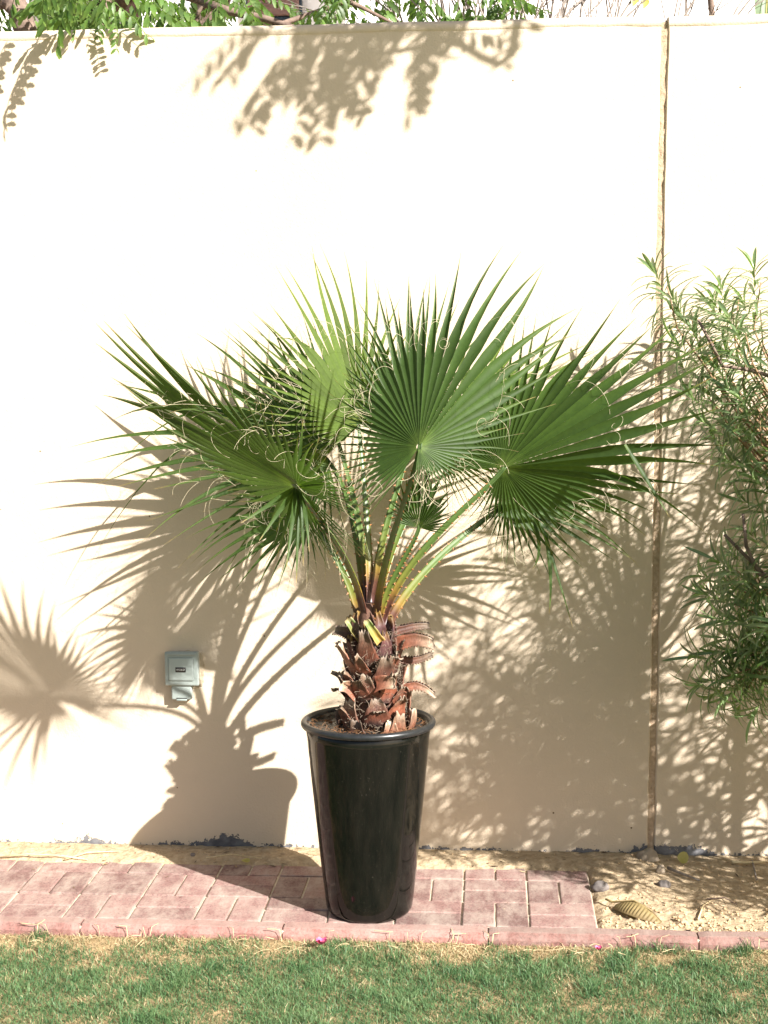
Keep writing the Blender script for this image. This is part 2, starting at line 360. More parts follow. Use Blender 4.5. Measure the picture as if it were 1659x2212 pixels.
PX1, PYF, PP = 0.317, 4.357, 0.2051       # right end, front edge and pitch of the paving
def pave_z(X, Y): return -0.0055+0.003*(fbm(X*30, Y*30, 3, 21)-0.5)
pavement = struct(grid('pavement', -2.75, PX1, PYF-0.003, WALL_Y-0.002, 0.014, pave_z, M['joint']))
bmesh_brick = box_mesh('brick', 0.1975, 0.0965, 0.05, M['brick'], 0.0035, 2, -0.025)
def brick(x, y, rot):
    o = link('brick', bmesh_brick, pavement)
    o.location = (x, y, rnd(-0.0015, 0.0022)); o.rotation_euler = (rnd(-.006, .006), rnd(-.006, .006), rot+rnd(-.008, .008)); return o
for c in range(14):
    xc = PX1-(c+0.5)*PP
    for rw in range(3):
        yc = PYF+(rw+0.5)*PP
        if (c+rw) % 2 == 0:
            brick(xc, yc-PP/4, 0)
            if rw < 2: brick(xc, yc+PP/4, 0)
        else:
            for k in (-1, 1): brick(xc+k*PP/4, yc, math.pi/2)
# kerb
kerb = struct(empty('kerb', (-0.6, 4.32, 0)))
kx = atz(612, 2005).x - 4*0.6185
prof = [(4.3525, -0.14), (4.3525, -0.001), (4.349, 0.002), (4.309, 0.002), (4.304, 0.000), (4.2905, -0.013), (4.288, -0.018), (4.286, -0.14)]
for k in range(8):
    mb = MB(); L = 0.6185-0.005; x0 = kx+k*0.6185; ns = 24; rings = []
    for i in range(ns+1):
        x = x0+L*i/ns
        ends = 0.004 if i in (0, ns) else 0
        rings.append([mb.add((x, y+0.0035*(mnoise.noise(V((x*9, j*3.1, 2)))) + (ends if j > 3 else 0), z+0.0022*mnoise.noise(V((x*11, j*5.3, 7)))-(ends*0.6 if 0 < j < 7 else 0))) for j, (y, z) in enumerate(prof)])
    for i in range(ns):
        for j in range(len(prof)-1): mb.face(rings[i][j], rings[i+1][j], rings[i+1][j+1], rings[i][j+1])
    mb.face(*rings[0]); mb.face(*rings[-1][::-1])
    mb.build('kerb_stone', M['kerb'], kerb, smooth=False)

for k in range(1, 8):
    o = link('joint_mortar', box_mesh('joint_mortar', 0.009, 0.055, 0.11, M['joint'], 0.001), kerb); o.matrix_parent_inverse = Matrix.Translation(-V(kerb.location)); o.location = (kx+k*0.6185-0.0025, 4.3285, -0.063)
# sand washed over the back of the paving and filling the bed on the right
def sand_z(X, Y):
    n1 = fbm(X*4, Y*4, 3, 31); n2 = fbm(X*26, Y*26, 4, 35); n3 = fbm(X*70, Y*70, 2, 41)
    back = np.clip((Y-(4.80+0.08*(n1-0.5)))/0.14, 0, 1); back = back*back*(3-2*back)
    z = -0.020+0.036*back+0.010*(n2-0.5)*back
    bed = np.clip((X-PX1+0.012+0.014*(n2-0.5))/0.03, 0, 1)
    front = 1-np.clip((Y-4.36)/0.3, 0, 1)
    zb = -0.012+0.022*np.clip((Y-4.42)/0.5, 0, 1)+0.026*(n1-0.5)+(0.012+0.02*front)*(n2-0.5)+0.010*(n3-0.5)*(0.4+front)
    return z*(1-bed)+np.maximum(zb, z*0.4)*bed
struct(grid('sand_bed', -2.7, 2.3, 4.358, WALL_Y-0.001, 0.0085, sand_z, M['sand']))

# ------------------------------------------------------------------ garden wall
wall = tag(empty('garden_wall', (-0.4, 5.12, 0)), 'tall cream plastered garden wall with one upright joint, behind the potted palm', 'wall')
def joint_x(z): return 0.5405+0.006*z+0.004*math.sin(z*2.3)
JW = 0.011
def wall_panel(xa, xb, side):
    """panel with its edge along the joint; front, return into the joint, top with eased edge"""
    mb = MB(); nz = 60
    prof_t = [(0, 0.0), (0, 0.02)]
    zs = [-0.15+(WALL_H-0.012+0.15)*i/nz for i in range(nz+1)]
    def edge(z):
        j = joint_x(z)+0.0028*mnoise.noise(V((3.3*side, 0, z*14)))+0.0016*mnoise.noise(V((5*side, 0, z*60)))
        return j+side*JW
    xfar = xb if side > 0 else xa
    cols = []
    for z in zs:
        e = edge(z)
        xs = [(e, WALL_Y+0.03), (e, WALL_Y+0.004), (e+side*0.004, WALL_Y), (xfar, WALL_Y), (xfar, WALL_Y+0.2)]
        cols.append([mb.add((x, y, z)) for x, y in xs])
    e = edge(WALL_H)
    cols.append([mb.add((x, y, z)) for x, y, z in ((e, WALL_Y+0.03, WALL_H), (e, WALL_Y+0.018, WALL_H), (e+side*.004, WALL_Y+0.012, WALL_H), (xfar, WALL_Y+0.012, WALL_H), (xfar, WALL_Y+0.2, WALL_H))])
    for i in range(len(cols)-1):
        for j in range(4):
            q = (cols[i][j], cols[i][j+1], cols[i+1][j+1], cols[i+1][j])
            mb.face(*(q if side > 0 else q[::-1]))
    # top and back
    t = cols[-1]; a = mb.add((e, WALL_Y+0.2, WALL_H)); q = (t[1], t[2], t[3], t[4], a); mb.face(*(q if side > 0 else q[::-1]))
    b0 = mb.add((e, WALL_Y+0.2, -0.15)); q = (cols[0][4], b0, a, t[4]); mb.face(*(q if side > 0 else q[::-1]))
    return mb.build('wall_panel', M['wall'], wall, smooth=False)
wall_panel(-4.2, 0, -1); wall_panel(0, 4.2, 1)
mb = MB(); nz = 150; prev = None
for i in range(nz+1):
    z = -0.1+(WALL_H+0.085)*i/nz; j = joint_x(z); row = []
    for k in range(6):
        u = k/5
        y = WALL_Y+0.0085+0.004*mnoise.noise(V((u*4, z*22, 1)))+0.003*mnoise.noise(V((u*9, z*70, 4)))-0.002*u
        row.append(mb.add((j-JW-0.003+u*(2*JW+0.006), y, z)))
    if prev:
        for k in range(5): mb.face(prev[k], prev[k+1], row[k+1], row[k])
    prev = row
mb.build('joint_mortar', M['sealant'], wall)
# plaster lip along the top, a little uneven
for xa, xb in ((-4.2, joint_x(WALL_H)-JW-0.001), (joint_x(WALL_H)+JW+0.001, 4.2)):
    mb = MB(); n_ = int((xb-xa)/0.02); prev = None
    for i in range(n_+1):
        x = xa+(xb-xa)*i/n_; w1 = 0.0035*mnoise.noise(V((x*2.2, 1, 0)))+0.0016*mnoise.noise(V((x*13, 4, 0))); w2 = 0.002*mnoise.noise(V((x*7, 9, 0)))+0.0012*mnoise.noise(V((x*31, 7, 3)))
        row = [mb.add((x, y, z)) for y, z in ((WALL_Y+0.001, WALL_H-0.030+w1*2), (WALL_Y-0.0035+w2, WALL_H-0.026+w1*2), (WALL_Y-0.0035+w2, WALL_H-0.013+w1), (WALL_Y+0.002+w2, WALL_H-0.003+w1), (WALL_Y+0.012, WALL_H+0.004+w1), (WALL_Y+0.203, WALL_H+0.006+w2), (WALL_Y+0.203, WALL_H-0.02))]
        if prev:
            for k in range(6): mb.face(prev[k], row[k], row[k+1], prev[k+1])
        prev = row
    mb.build('coping', M['wall'], wall)

# rough mortar patch round the socket
mb = MB(); c = (at(355, 1408, WALL_Y)+at(440, 1490, WALL_Y))/2 + V((0.004, 0, 0.004)); ring = []
cc = mb.add((c.x, WALL_Y-0.003, c.z)); nn = 72; rin = []
for k in range(nn):
    a = k*2*math.pi/nn; q = max(abs(math.cos(a)), abs(math.sin(a))); q = 0.7*q+0.3
    w = 0.069/q*(1+0.05*mnoise.noise(V((math.cos(a)*3, math.sin(a)*3, 5)))+0.03*mnoise.noise(V((math.cos(a)*11, math.sin(a)*11, 5))))
    rin.append(mb.add((c.x+math.cos(a)*w*0.95, WALL_Y-0.003-0.002*mnoise.noise(V((a*5, 1, 1))), c.z+math.sin(a)*w*0.95)))
    ring.append(mb.add((c.x+math.cos(a)*w, WALL_Y+0.002, c.z+math.sin(a)*w)))
for k in range(nn):
    k2 = (k+1) % nn; mb.face(cc, rin[k2], rin[k]); mb.face(rin[k], rin[k2], ring[k2], ring[k])
mb.build('mortar_patch', M['patch'], wall, smooth=False)

# ------------------------------------------------------------------ weatherproof socket
p0 = at(355, 1408, WALL_Y-0.04); p1 = at(430, 1482, WALL_Y-0.04)
SW, SH = p1.x-p0.x, p0.z-p1.z; sc = (p0+p1)/2
sock = tag(empty('outdoor_socket', (sc.x, WALL_Y, sc.z)), 'grey weatherproof electrical socket with hinged lid fixed on the wall', 'socket')
def sbox(name, sx, sz, y0, y1, x, z, m, bev, parent=sock, seg=3):
    me = box_mesh(name, sx, y1-y0, sz, m, bev, seg)
    me.polygons.foreach_set('use_smooth', [True]*len(me.polygons))
    o = link(name, me, parent); o.location = V((x, WALL_Y-(y0+y1)/2, z)); 
    if parent is not None: o.matrix_parent_inverse = parent.matrix_world.inverted() if parent is not sock else Matrix.Translation(-sock.location)
    return o
sbox('back_box', SW*0.93, SH*0.93, 0.0, 0.026, sc.x, sc.z, M['grey_plastic'], 0.006)
lid = sbox('lid', SW, SH, 0.026, 0.043, sc.x, sc.z, M['grey_plastic'], 0.0075)
def sub(o, parent):   # keep world place under a part that is itself placed under the socket
    o.parent = parent; o.matrix_parent_inverse = (Matrix.Translation(parent.location)).inverted(); return o
sub(sbox('lid_panel', SW*0.74, SH*0.68, 0.042, 0.0475, sc.x-0.001, sc.z+0.0, M['grey_plastic'], 0.0045, None), lid)
sub(sbox('hinge', SW*0.86, 0.008, 0.040, 0.046, sc.x, sc.z+SH*0.43, M['grey_plastic'], 0.0028, None), lid)
pl = at(390, 1447, WALL_Y-0.048)
plate = sub(sbox('label_plate', 0.036, 0.0175, 0.0473, 0.0488, pl.x, pl.z, M['black_plate'], 0.0006, None, 1), lid)
tcv = bpy.data.curves.new('print', 'FONT'); tcv.body = 'HP/CB-GF'; tcv.size = 0.0088; tcv.align_x = 'CENTER'; tcv.align_y = 'CENTER'; tcv.extrude = 0.0001
to = bpy.data.objects.new('tmp', tcv); COL.objects.link(to)
bpy.context.view_layer.update()
tme = bpy.data.meshes.new_from_object(to.evaluated_get(bpy.context.evaluated_depsgraph_get())); bpy.data.objects.remove(to)
tme.materials.clear(); tme.materials.append(M['print'])
tme.transform(Matrix.Translation((pl.x, WALL_Y-0.0490, pl.z)) @ Euler((math.pi/2, 0, 0)).to_matrix().to_4x4() @ Matrix.Scale(0.82, 4, (1, 0, 0)))
txt = link('lettering', tme); txt.parent = lid; txt.matrix_parent_inverse = Matrix.Translation(lid.location).inverted()
ta = at(370, 1484, WALL_Y-0.033); tb = at(414, 1512, WALL_Y-0.033)
sbox('cable_cover', tb.x-ta.x, ta.z-tb.z+0.01, 0.004, 0.034, (ta.x+tb.x)/2, (ta.z+tb.z)/2+0.005, M['grey_plastic'], 0.006)
sbox('latch', 0.036, 0.006, 0.030, 0.040, (ta.x+tb.x)/2+0.001, tb.z+0.0005, M['grey_plastic'], 0.0022)
sbox('latch_slot', 0.038, 0.0032, 0.030, 0.0352, (ta.x+tb.x)/2+0.001, tb.z+0.0058, M['black_plate'], 0.0008, seg=1)

# ------------------------------------------------------------------ planter
PC = V((-0.381, 4.470, 0.003)); RB, RTOP, PH = 0.132, 0.193, 0.595
def lathe(name, prof, m, parent, seg=96):
    mb = MB(); rings = []
    for (r, z) in prof: rings.append([mb.add((PC.x+r*math.cos(k*2*math.pi/seg), PC.y+r*math.sin(k*2*math.pi/seg), PC.z+z)) for k in range(seg)])
    for i in range(len(rings)-1):
        for k in range(seg): k2 = (k+1) % seg; mb.face(rings[i][k], rings[i][k2], rings[i+1][k2], rings[i+1][k])
    if prof[0][0] > 0.02: mb.face(*rings[0][::-1])
    return mb.build(name, m, parent)
pot = tag(empty('planter_pot', PC), 'tall glossy black tapered planter pot standing on the red pavers', 'planter')
def body_r(z): t = z/PH; return RB+(RTOP-RB)*(t**0.92)
prof = [(RB-0.014, 0.0), (RB-0.006, 0.003), (RB-0.001, 0.010)]+[(body_r(z), z) for z in np.linspace(0.02, PH-0.012, 20)]
prof += [(RTOP-0.012, PH-0.004), (RTOP-0.018, PH-0.06), (RTOP-0.022, PH-0.14)]
lathe('body', prof, M['pot'], pot)
rp = []
for k in range(17):
    a = -0.62*math.pi+k/16*1.62*math.pi
    rp.append((RTOP+0.0035+0.0105*math.cos(a), PH-0.003+0.0108*math.sin(a)))
rp.append((RTOP-0.012, PH-0.03))
lathe('rim', rp, M['rim'], pot)
# coir mulch
mb = MB(); rings = []; seg = 64
for i in range(14):
    r = (RTOP-0.016)*i/13
    rings.append([mb.add((PC.x+r*math.cos(k*2*math.pi/seg), PC.y+r*math.sin(k*2*math.pi/seg), PC.z+PH-0.019+0.018*mnoise.noise(V((r*math.cos(k*2*math.pi/seg)*28, r*math.sin(k*2*math.pi/seg)*28, 3)))+0.012*mnoise.noise(V((r*math.cos(k*2*math.pi/seg)*80, r*math.sin(k*2*math.pi/seg)*80, 8))))) for k in range(seg)])
for i in range(13):
    for k in range(seg): k2 = (k+1) % seg; mb.face(rings[i][k], rings[i][k2], rings[i+1][k2], rings[i+1][k])
soil = mb.build('potting_soil', M['coir'], pot)
mb = MB()
for k in range(700):
    a = rnd(0, 6.28); r = (RTOP-0.02)*math.sqrt(rnd(0.1, 1)); p = V((PC.x+r*math.cos(a), PC.y+r*math.sin(a), PC.z+PH-0.019+rnd(0, 0.014)))
    d = V((rnd(-1, 1), rnd(-1, 1), rnd(-.2, .5))).normalized()*rnd(0.008, 0.03)
    tube(mb, [p, p+d*0.5+V((0, 0, .003)), p+d], 0.0007, 3, cap=False)
struct(mb.build('coir_fibre', M['coir'], soil), 'stuff')

# ------------------------------------------------------------------ palm
palm = tag(empty('fan_palm', (-0.36, 4.47, 0.55)), 'fan palm with spiny leaf stalks growing in the black pot', 'palm')
T0 = V((-0.360, 4.470, 0.52)); T1 = V((-0.368, 4.468, 0.965))
def trunk_c(t): return T0.lerp(T1, t)+V((0.006*math.sin(t*5), 0.004*math.cos(t*4), 0))
def trunk_r(t): return 0.082*(1-t)**0.55*0.55+0.036*(1-0.45*max(0, t-0.6)/0.4)+0.012*math.sin(t*9)*(1-t)
mb = MB(); tube(mb, [trunk_c(i/20) for i in range(21)], [trunk_r(i/20)*0.9 for i in range(21)], 24)
trunk = mb.build('trunk', M['core'], palm)

def leaf_base(t, ang, width, length, flare, m, teeth=False, curl=0.0, rr=None, thick=0.006, endjag=0.15, tip_w=0.45, lift=0.0):
    """husk of an old leaf: broad sheath hugging the trunk, narrowing to a cut stub that flares outward"""
    mb = MB(); nu, nv = 12, 8; r = rnd(0.05, 1) if rr is None else rr
    top, bot = [], []
    for i in range(nu+1):
        u = i/nu
        w = width*((1-u)**0.9*(1-tip_w)+tip_w)
        tt = t+u*length*0.85/0.465*(1-0.55*flare*u)
        cpt = trunk_c(min(max(tt, 0), 1.0)); R = trunk_r(min(max(tt, 0), 1))+0.006+lift
        out = flare*length*u**2.0 + 0.007*math.sin(u*3.1)
        rowt, rowb = [], []
        for j in range(nv+1):
            v = j/nv*2-1
            phi = ang+v*w/2/(R+out+0.02)*(1-0.35*u)
            dirv = V((math.cos(phi), math.sin(phi), 0)); da = V((math.cos(ang), math.sin(ang), 0)); ta_ = V((-math.sin(ang), math.cos(ang), 0))
            jag = endjag*length*mnoise.noise(V((v*3, ang*7, t*9)))*(u**4)
            p = V((cpt.x, cpt.y, T0.z+tt*(T1.z-T0.z)))+dirv*R*(1-u*0.3)+da*(R*u*0.3+out)+ta_*(v*w*0.12*u)+V((0, 0, -curl*length*u**3+jag))+da*(-abs(v)**1.5*0.016*u*-1)
            p += 0.003*V((mnoise.noise(p*60), mnoise.noise(p*60+V((9, 0, 0))), mnoise.noise(p*60+V((0, 9, 0)))))
            th = thick*(1-0.5*abs(v))
            sv = min(1, max(0, u+0.12*mnoise.noise(p*50)))
            rowt.append(mb.add(p+da*th*0.5, sv, r)); rowb.append(mb.add(p-da*th*0.5-V((0, 0, th*0.3*u)), sv, r))
        top.append(rowt); bot.append(rowb)
    for i in range(nu):
        for j in range(nv):
            mb.face(top[i][j], top[i][j+1], top[i+1][j+1], top[i+1][j]); mb.face(bot[i][j+1], bot[i][j], bot[i+1][j], bot[i+1][j+1])
        mb.face(top[i][0], top[i+1][0], bot[i+1][0], bot[i][0]); mb.face(top[i+1][nv], top[i][nv], bot[i][nv], bot[i+1][nv])
    for j in range(nv): mb.face(top[nu][j], top[nu][j+1], bot[nu][j+1], bot[nu][j])
    if teeth:
        for i in range(nu//2, nu):
            for jj, sg in ((0, -1), (nv, 1)):
                a = V(mb.v[top[i][jj]]); b2 = V(mb.v[top[i+1][jj]])
                side = V((-math.sin(ang), math.cos(ang), 0))*sg
                x = mb.add((a+b2)/2+side*0.008+(b2-a)*0.5+V((0, 0, 0.004)), 0.9, r)
                mb.face(top[i][jj], x, top[i+1][jj]); mb.face(bot[i+1][jj], x, bot[i][jj])
    return mb.build('leaf_base', m, trunk)
FR = -math.pi/2
random.seed(21)
# general spiral of husks, then the ones that stand out in front
for k in range(22):
    t = -0.03+k*0.031; a = k*2.399+0.6
    if math.sin(a) < -0.75 and k > 20: continue
    leaf_base(t, a, rnd(0.13, 0.17)*(1-0.35*t), rnd(0.12, 0.16), rnd(0.05, 0.26), M['boot'], curl=rnd(-0.1, 0.15), lift=0.002*k/10, teeth=k % 3 == 0)
spec = [  # t, angle, width, length, flare, curl, tone
    (0.02, FR+0.45, 0.12, 0.12, 0.10, 0.0, 0.95), (0.03, FR-0.45, 0.13, 0.12, 0.10, 0.05, 0.15), (0.0, FR+1.25, 0.12, 0.16, 0.12, 0.0, 0.75),
    (0.16, FR-0.95, 0.12, 0.11, 0.30, 0.1, 0.55), (0.20, FR+0.15, 0.13, 0.11, 0.30, 0.25, 0.35), (0.22, FR+0.75, 0.11, 0.13, 0.35, 0.1, 0.85),
    (0.34, FR+0.55, 0.10, 0.17, 0.34, 0.1, 0.9), (0.36, FR-0.2, 0.12, 0.10, 0.10, 0.0, 0.4), (0.40, FR-0.9, 0.10, 0.12, 0.25, 0.15, 0.6), (0.30, FR-1.5, 0.10, 0.11, 0.4, 0.2, 0.3),
    (0.52, FR-0.35, 0.09, 0.10, 0.2, 0.1, 0.7), (0.55, FR+0.9, 0.09, 0.10, 0.35, 0.2, 0.5)]
for t, a, w, L, fl, cu, rr in spec: leaf_base(t, a, w, L, fl, M['boot'], curl=cu, rr=rr, lift=0.006)
# long cut stalks that stick out sideways
def stub(px0, px1, Y0, Y1, w0, w1, m, curl, teeth, rr, bend=0.0):
    a = at(*px0, Y0); b = at(*px1, Y1); mb = MB(); n = 12; L = (b-a).length
    d = (b-a).normalized(); sd_, up_ = frame(d, V((0.1, -1, 0.35))); rows = []
    for i in range(n+1):
        u = i/n; c = a.lerp(b, u)+up_*0+V((0, 0, 1))*(bend*L*math.sin(u*math.pi))
        w = w0+(w1-w0)*u; row = []
        for j in range(7):
            v = j/6*2-1
            p = c+sd_*v*w/2+up_*(curl*w*(v*v-0.3))+0.0025*V((mnoise.noise(c*70+V((v, 0, 0))), 0, mnoise.noise(c*70+V((0, v, 3)))))
            if i == n: p += d*0.012*mnoise.noise(V((v*4, px1[0], 0)))
            row.append((p, u))
        rows.append(row)
    th = 0.004; T = [[mb.add(p+up_*th*0.5, min(1, 0.25+0.75*u), rr) for p, u in r] for r in rows]; B = [[mb.add(p-up_*th*0.5, min(1, 0.25+.75*u), rr) for p, u in r] for r in rows]
    for i in range(n):
        for j in range(6):
            mb.face(T[i][j], T[i][j+1], T[i+1][j+1], T[i+1][j]); mb.face(B[i][j+1], B[i][j], B[i+1][j], B[i+1][j+1])
        mb.face(T[i][0], T[i+1][0], B[i+1][0], B[i][0]); mb.face(T[i+1][6], T[i][6], B[i][6], B[i+1][6])
        if teeth and i > 1:
            for j, sg in ((0, -1), (6, 1)):
                q = mb.add((V(mb.v[T[i][j]])+V(mb.v[T[i+1][j]]))/2+sd_*sg*0.007+d*0.003, 0.8, rr)
                mb.face(T[i][j], q, T[i+1][j]); mb.face(B[i+1][j], q, B[i][j])
    for j in range(6): mb.face(T[n][j+1], T[n][j], B[n][j], B[n][j+1])
    return mb.build('leaf_base', m, trunk)
stub((858, 1392), (938, 1392), 4.44, 4.42, 0.045, 0.030, M['boot'], 0.25, True, 0.8, 0.12)
stub((850, 1366), (928, 1352), 4.50, 4.54, 0.026, 0.016, M['boot'], 0.3, True, 0.15, 0.05)
stub((862, 1425), (935, 1412), 4.48, 4.50, 0.022, 0.014, M['boot'], 0.3, True, 0.3, -0.1)
stub((862, 1492), (940, 1503), 4.44, 4.44, 0.030, 0.012, M['boot'], 0.3, True, 0.8, 0.2)
stub((775, 1385), (722, 1362), 4.43, 4.44, 0.040, 0.022, M['boot'], 0.3, True, 0.25, 0.1)
stub((780, 1412), (728, 1392), 4.46, 4.48, 0.040, 0.020, M['boot'], 0.3, False, 0.5, 0.0)
stub((772, 1478), (716, 1452), 4.46, 4.50, 0.025, 0.012, M['boot'], 0.3, False, 0.4, 0.0)
stub((770, 1500), (735, 1482), 4.41, 4.39, 0.05, 0.034, M['boot'], 0.3, False, 1.1, 0.15)
stub((812, 1480), (852, 1478), 4.37, 4.35, 0.05, 0.035, M['boot'], 0.3, False, 1.4, 0.12)
stub((784, 1380), (750, 1338), 4.42, 4.41, 0.040, 0.026, M['stub_green'], 0.45, False, 0.6, 0.0)
stub((822, 1388), (790, 1340), 4.385, 4.375, 0.032, 0.018, M['stub_green'], 0.45, False, 0.8, 0.0)
for k, (t, a) in enumerate(((0.62, FR-0.9), (0.66, FR+0.7), (0.70, FR-0.1), (0.74, FR+1.5), (0.72, FR-1.7), (0.70, FR+2.6), (0.78, FR-0.6), (0.78, FR+0.5))):
    leaf_base(t, a, 0.085, 0.10, 0.03, M['sheath'], lift=0.004+0.001*k, tip_w=0.25)
# woven fibre between the husks
mb = MB(); random.seed(33)
for k in range(1300):
    t = rnd(0.03, 0.84); a = rnd(0, 6.283); R = trunk_r(t)+rnd(0.010, 0.028)
    c = V((trunk_c(t).x+math.cos(a)*R, trunk_c(t).y+math.sin(a)*R, T0.z+t*(T1.z-T0.z)))
    tg = V((-math.sin(a), math.cos(a), 0)); out = V((math.cos(a), math.sin(a), 0)); pts = [c]; d = (tg*rnd(-1, 1)+V((0, 0, rnd(-.3, 0.9)))+out*rnd(0, 0.7)).normalized()
    L = rnd(0.008, 0.030)
    for q in range(4):
        d = (d+V((rnd(-.5, .5), rnd(-.5, .5), rnd(-.5, .4)))).normalized(); pts.append(pts[-1]+d*L/4)
    tube(mb, pts, 0.0005, 3, cap=False)
struct(mb.build('trunk_fibre', M['fibre'], trunk), 'stuff')

CROWN = V((-0.366, 4.468, 0.905))
FAN = [(-170, 0.28), (-130, 0.35), (-100, 0.42), (-70, 0.50), (-47, 0.63), (-27, 0.83), (-12, 0.97), (0, 1.0), (12, 0.97), (27, 0.83), (47, 0.67), (70, 0.55), (100, 0.47), (130, 0.42), (170, 0.35)]
def interp(p, x):
    if x <= p[0][0]: return p[0][1]
    for (a, b), (c, d) in zip(p, p[1:]):
        if a <= x <= c: return b+(d-b)*(x-a)/(c-a)
    return p[-1][1]
def frond(hub, tip, facing, base, nseg=40, span=140, fold=0.2, droop=0.25, fuse=0.5, lendrop=0.45, side_droop=0.6, seed=1, width=0.025, bow=None, fil=26, pleat=0.33, asym=0.0, prof=None, wave=0.0, hangers=(), phi=(0, 0), skin='palm'):
    random.seed(seed)
    prof = prof or FAN
    hub = at(*hub); tip = at(*tip); L = (tip-hub).length
    u = (tip-hub).normalized(); n = V(facing); n = (n-u*n.dot(u)).normalized(); v = n.cross(u).normalized()   # v: to the left of u seen along -n
    mb = MB(); sp = math.radians(span); dth = 2*sp/nseg; starts = []
    rs = [0.0, 0.12, 0.25, 0.38, 0.5, 0.6, 0.7, 0.79, 0.87, 0.94, 1.0]
    for k in range(nseg):
        th = -sp+(k+0.5)*dth; q = abs(th)/sp
        l = L*1.11*interp(prof, math.degrees(th))*rnd(0.94, 1.05)
        fu = L*fuse*interp(prof, math.degrees(th))*(1-0.35*q*q)
        if random.random() < 0.10: l *= rnd(0.75, 0.95)
        rr = random.random(); dj = rnd(-0.05, 0.05); bend = rnd(-0.06, 0.06)
        dr = droop*rnd(0.6, 1.4)+side_droop*max(0, q-0.45)**1.2*rnd(0.5, 1.5)
        if random.random() < 0.06: dr += rnd(0.3, 0.9)
        rows = []
        fd = fold*abs(math.sin(th))*(1+0.4*math.sin(th*1.3+seed))
        lift = wave*math.sin(th*2.1+seed)
        sg_ = 1 if th > 0 else -1; ph = math.radians(phi[0] if th > 0 else phi[1]); k_ = min(1, abs(th)/0.5); ph *= k_*k_*(3-2*k_)
        v2 = v*math.cos(ph)+n*(sg_*math.sin(ph)); n2 = n*math.cos(ph)-v*(sg_*math.sin(ph))
        for t in rs:
            r = 0.008+t*l
            free = max(0.0, (r-fu)/max(1e-4, l-fu))
            def pos(ang):
                d = u*math.cos(ang)+v2*math.sin(ang)+n2*(fd+lift)
                p = hub+d*r
                g = max(0.0, r/L-0.30)
                p = p+V((0, 0, -1))*(dr*L*g*g)-n*(0.10*L*(r/L)**2*math.cos(th))
                p = p+(v2*math.cos(ang)-u*math.sin(ang))*(bend*free*free*l)
                return p
            ang = th+dj*free*0.6
            pc = pos(ang)
            hw = math.sin(dth/2)*min(r, fu)*1.0
            if free > 0: hw *= (1-free**1.1)*(1-0.22*min(1, free*4))
            hw = max(hw, 0.0004)
            side = (v2*math.cos(ang)-u*math.sin(ang)).normalized()
            h = hw*2*pleat*(0.62 if free == 0 else 0.8+1.0*free)
            sv = min(1.0, t*(0.98 if l > 0.6*L else 1.0))
            rows.append((mb.add(pc-side*hw*(1-0.25*free)+n2*h, sv, rr), mb.add(pc-n2*h*0.2, sv, rr*0.8), mb.add(pc+side*hw*(1-0.25*free)+n2*h, sv, rr)))
            if abs(r-fu) < l*0.08 and free >= 0: starts.append((pc+side*hw, (pc-hub).normalized(), side))
        for i in range(len(rows)-1):
            a, b = rows[i], rows[i+1]
            mb.face(a[0], a[1], b[1], b[0]); mb.face(a[1], a[2], b[2], b[1])
    for hg in hangers:          # segments that have kinked and hang down
        P = [at(*q) for q in hg]; pp = bez(P[0], P[0].lerp(P[1], 0.7), P[1].lerp(P[2], 0.4), P[2], 12); rows = []
        for i, p in enumerate(pp):
            dd = (pp[min(i+1, 12)]-pp[max(i-1, 0)]).normalized(); sd_ = dd.cross(V((0.55, -0.8, 0.2))).normalized(); t = i/12; hw = 0.0085*(1-t**1.6)*min(1, 0.5+t*2)+0.0004
            rows.append((mb.add(p-sd_*hw+V((0, -hw*0.5, 0)), t, 0.4), mb.add(p, t, 0.3), mb.add(p+sd_*hw+V((0, -hw*0.5, 0)), t, 0.4)))
        for i in range(12):
            a, b = rows[i], rows[i+1]; mb.face(a[0], a[1], b[1], b[0]); mb.face(a[1], a[2], b[2], b[1])
    blade = mb.build('frond', M[skin], palm)
    # stalk
    mb = MB(); b0 = V(base); d = hub-b0
    if bow is None: bow = (0.0, 0.0, 0.10)
    pts = bez(b0, b0+V((d.x*0.18, d.y*0.18, d.z*0.42))+V(bow)*0.3, hub-u*L*0.10-V((0, 0, d.z*0.22))+V(bow)*0.4, hub+u*0.012, 22)
    wd_ = [width*(1.2-0.72*(i/22)**0.8) for i in range(23)]
    # flattened channel section
    rings = []
    for i, p in enumerate(pts):
        dd = (pts[min(i+1, 22)]-pts[max(i-1, 0)]).normalized()
        sd_ = dd.cross(n if abs(dd.dot(n)) < 0.9 else V((0, 0, 1))).normalized(); up_ = sd_.cross(dd).normalized()
        w = wd_[i]/2
        sec = [(-1, 0.18), (-0.5, -0.06), (0, -0.12), (0.5, -0.06), (1, 0.18), (0.75, -0.35), (0, -0.62), (-0.75, -0.35)]
        rings.append([mb.add(p+sd_*a*w+up_*b*w, i/22, 0.5) for a, b in sec])
    for i in range(22):
        for k in range(8): k2 = (k+1) % 8; mb.face(rings[i][k], rings[i][k2], rings[i+1][k2], rings[i+1][k])
    mb.face(*rings[0]); mb.face(*rings[-1])
    mb.build('stalk', M['petiole'], blade)
    tb_ = MB()
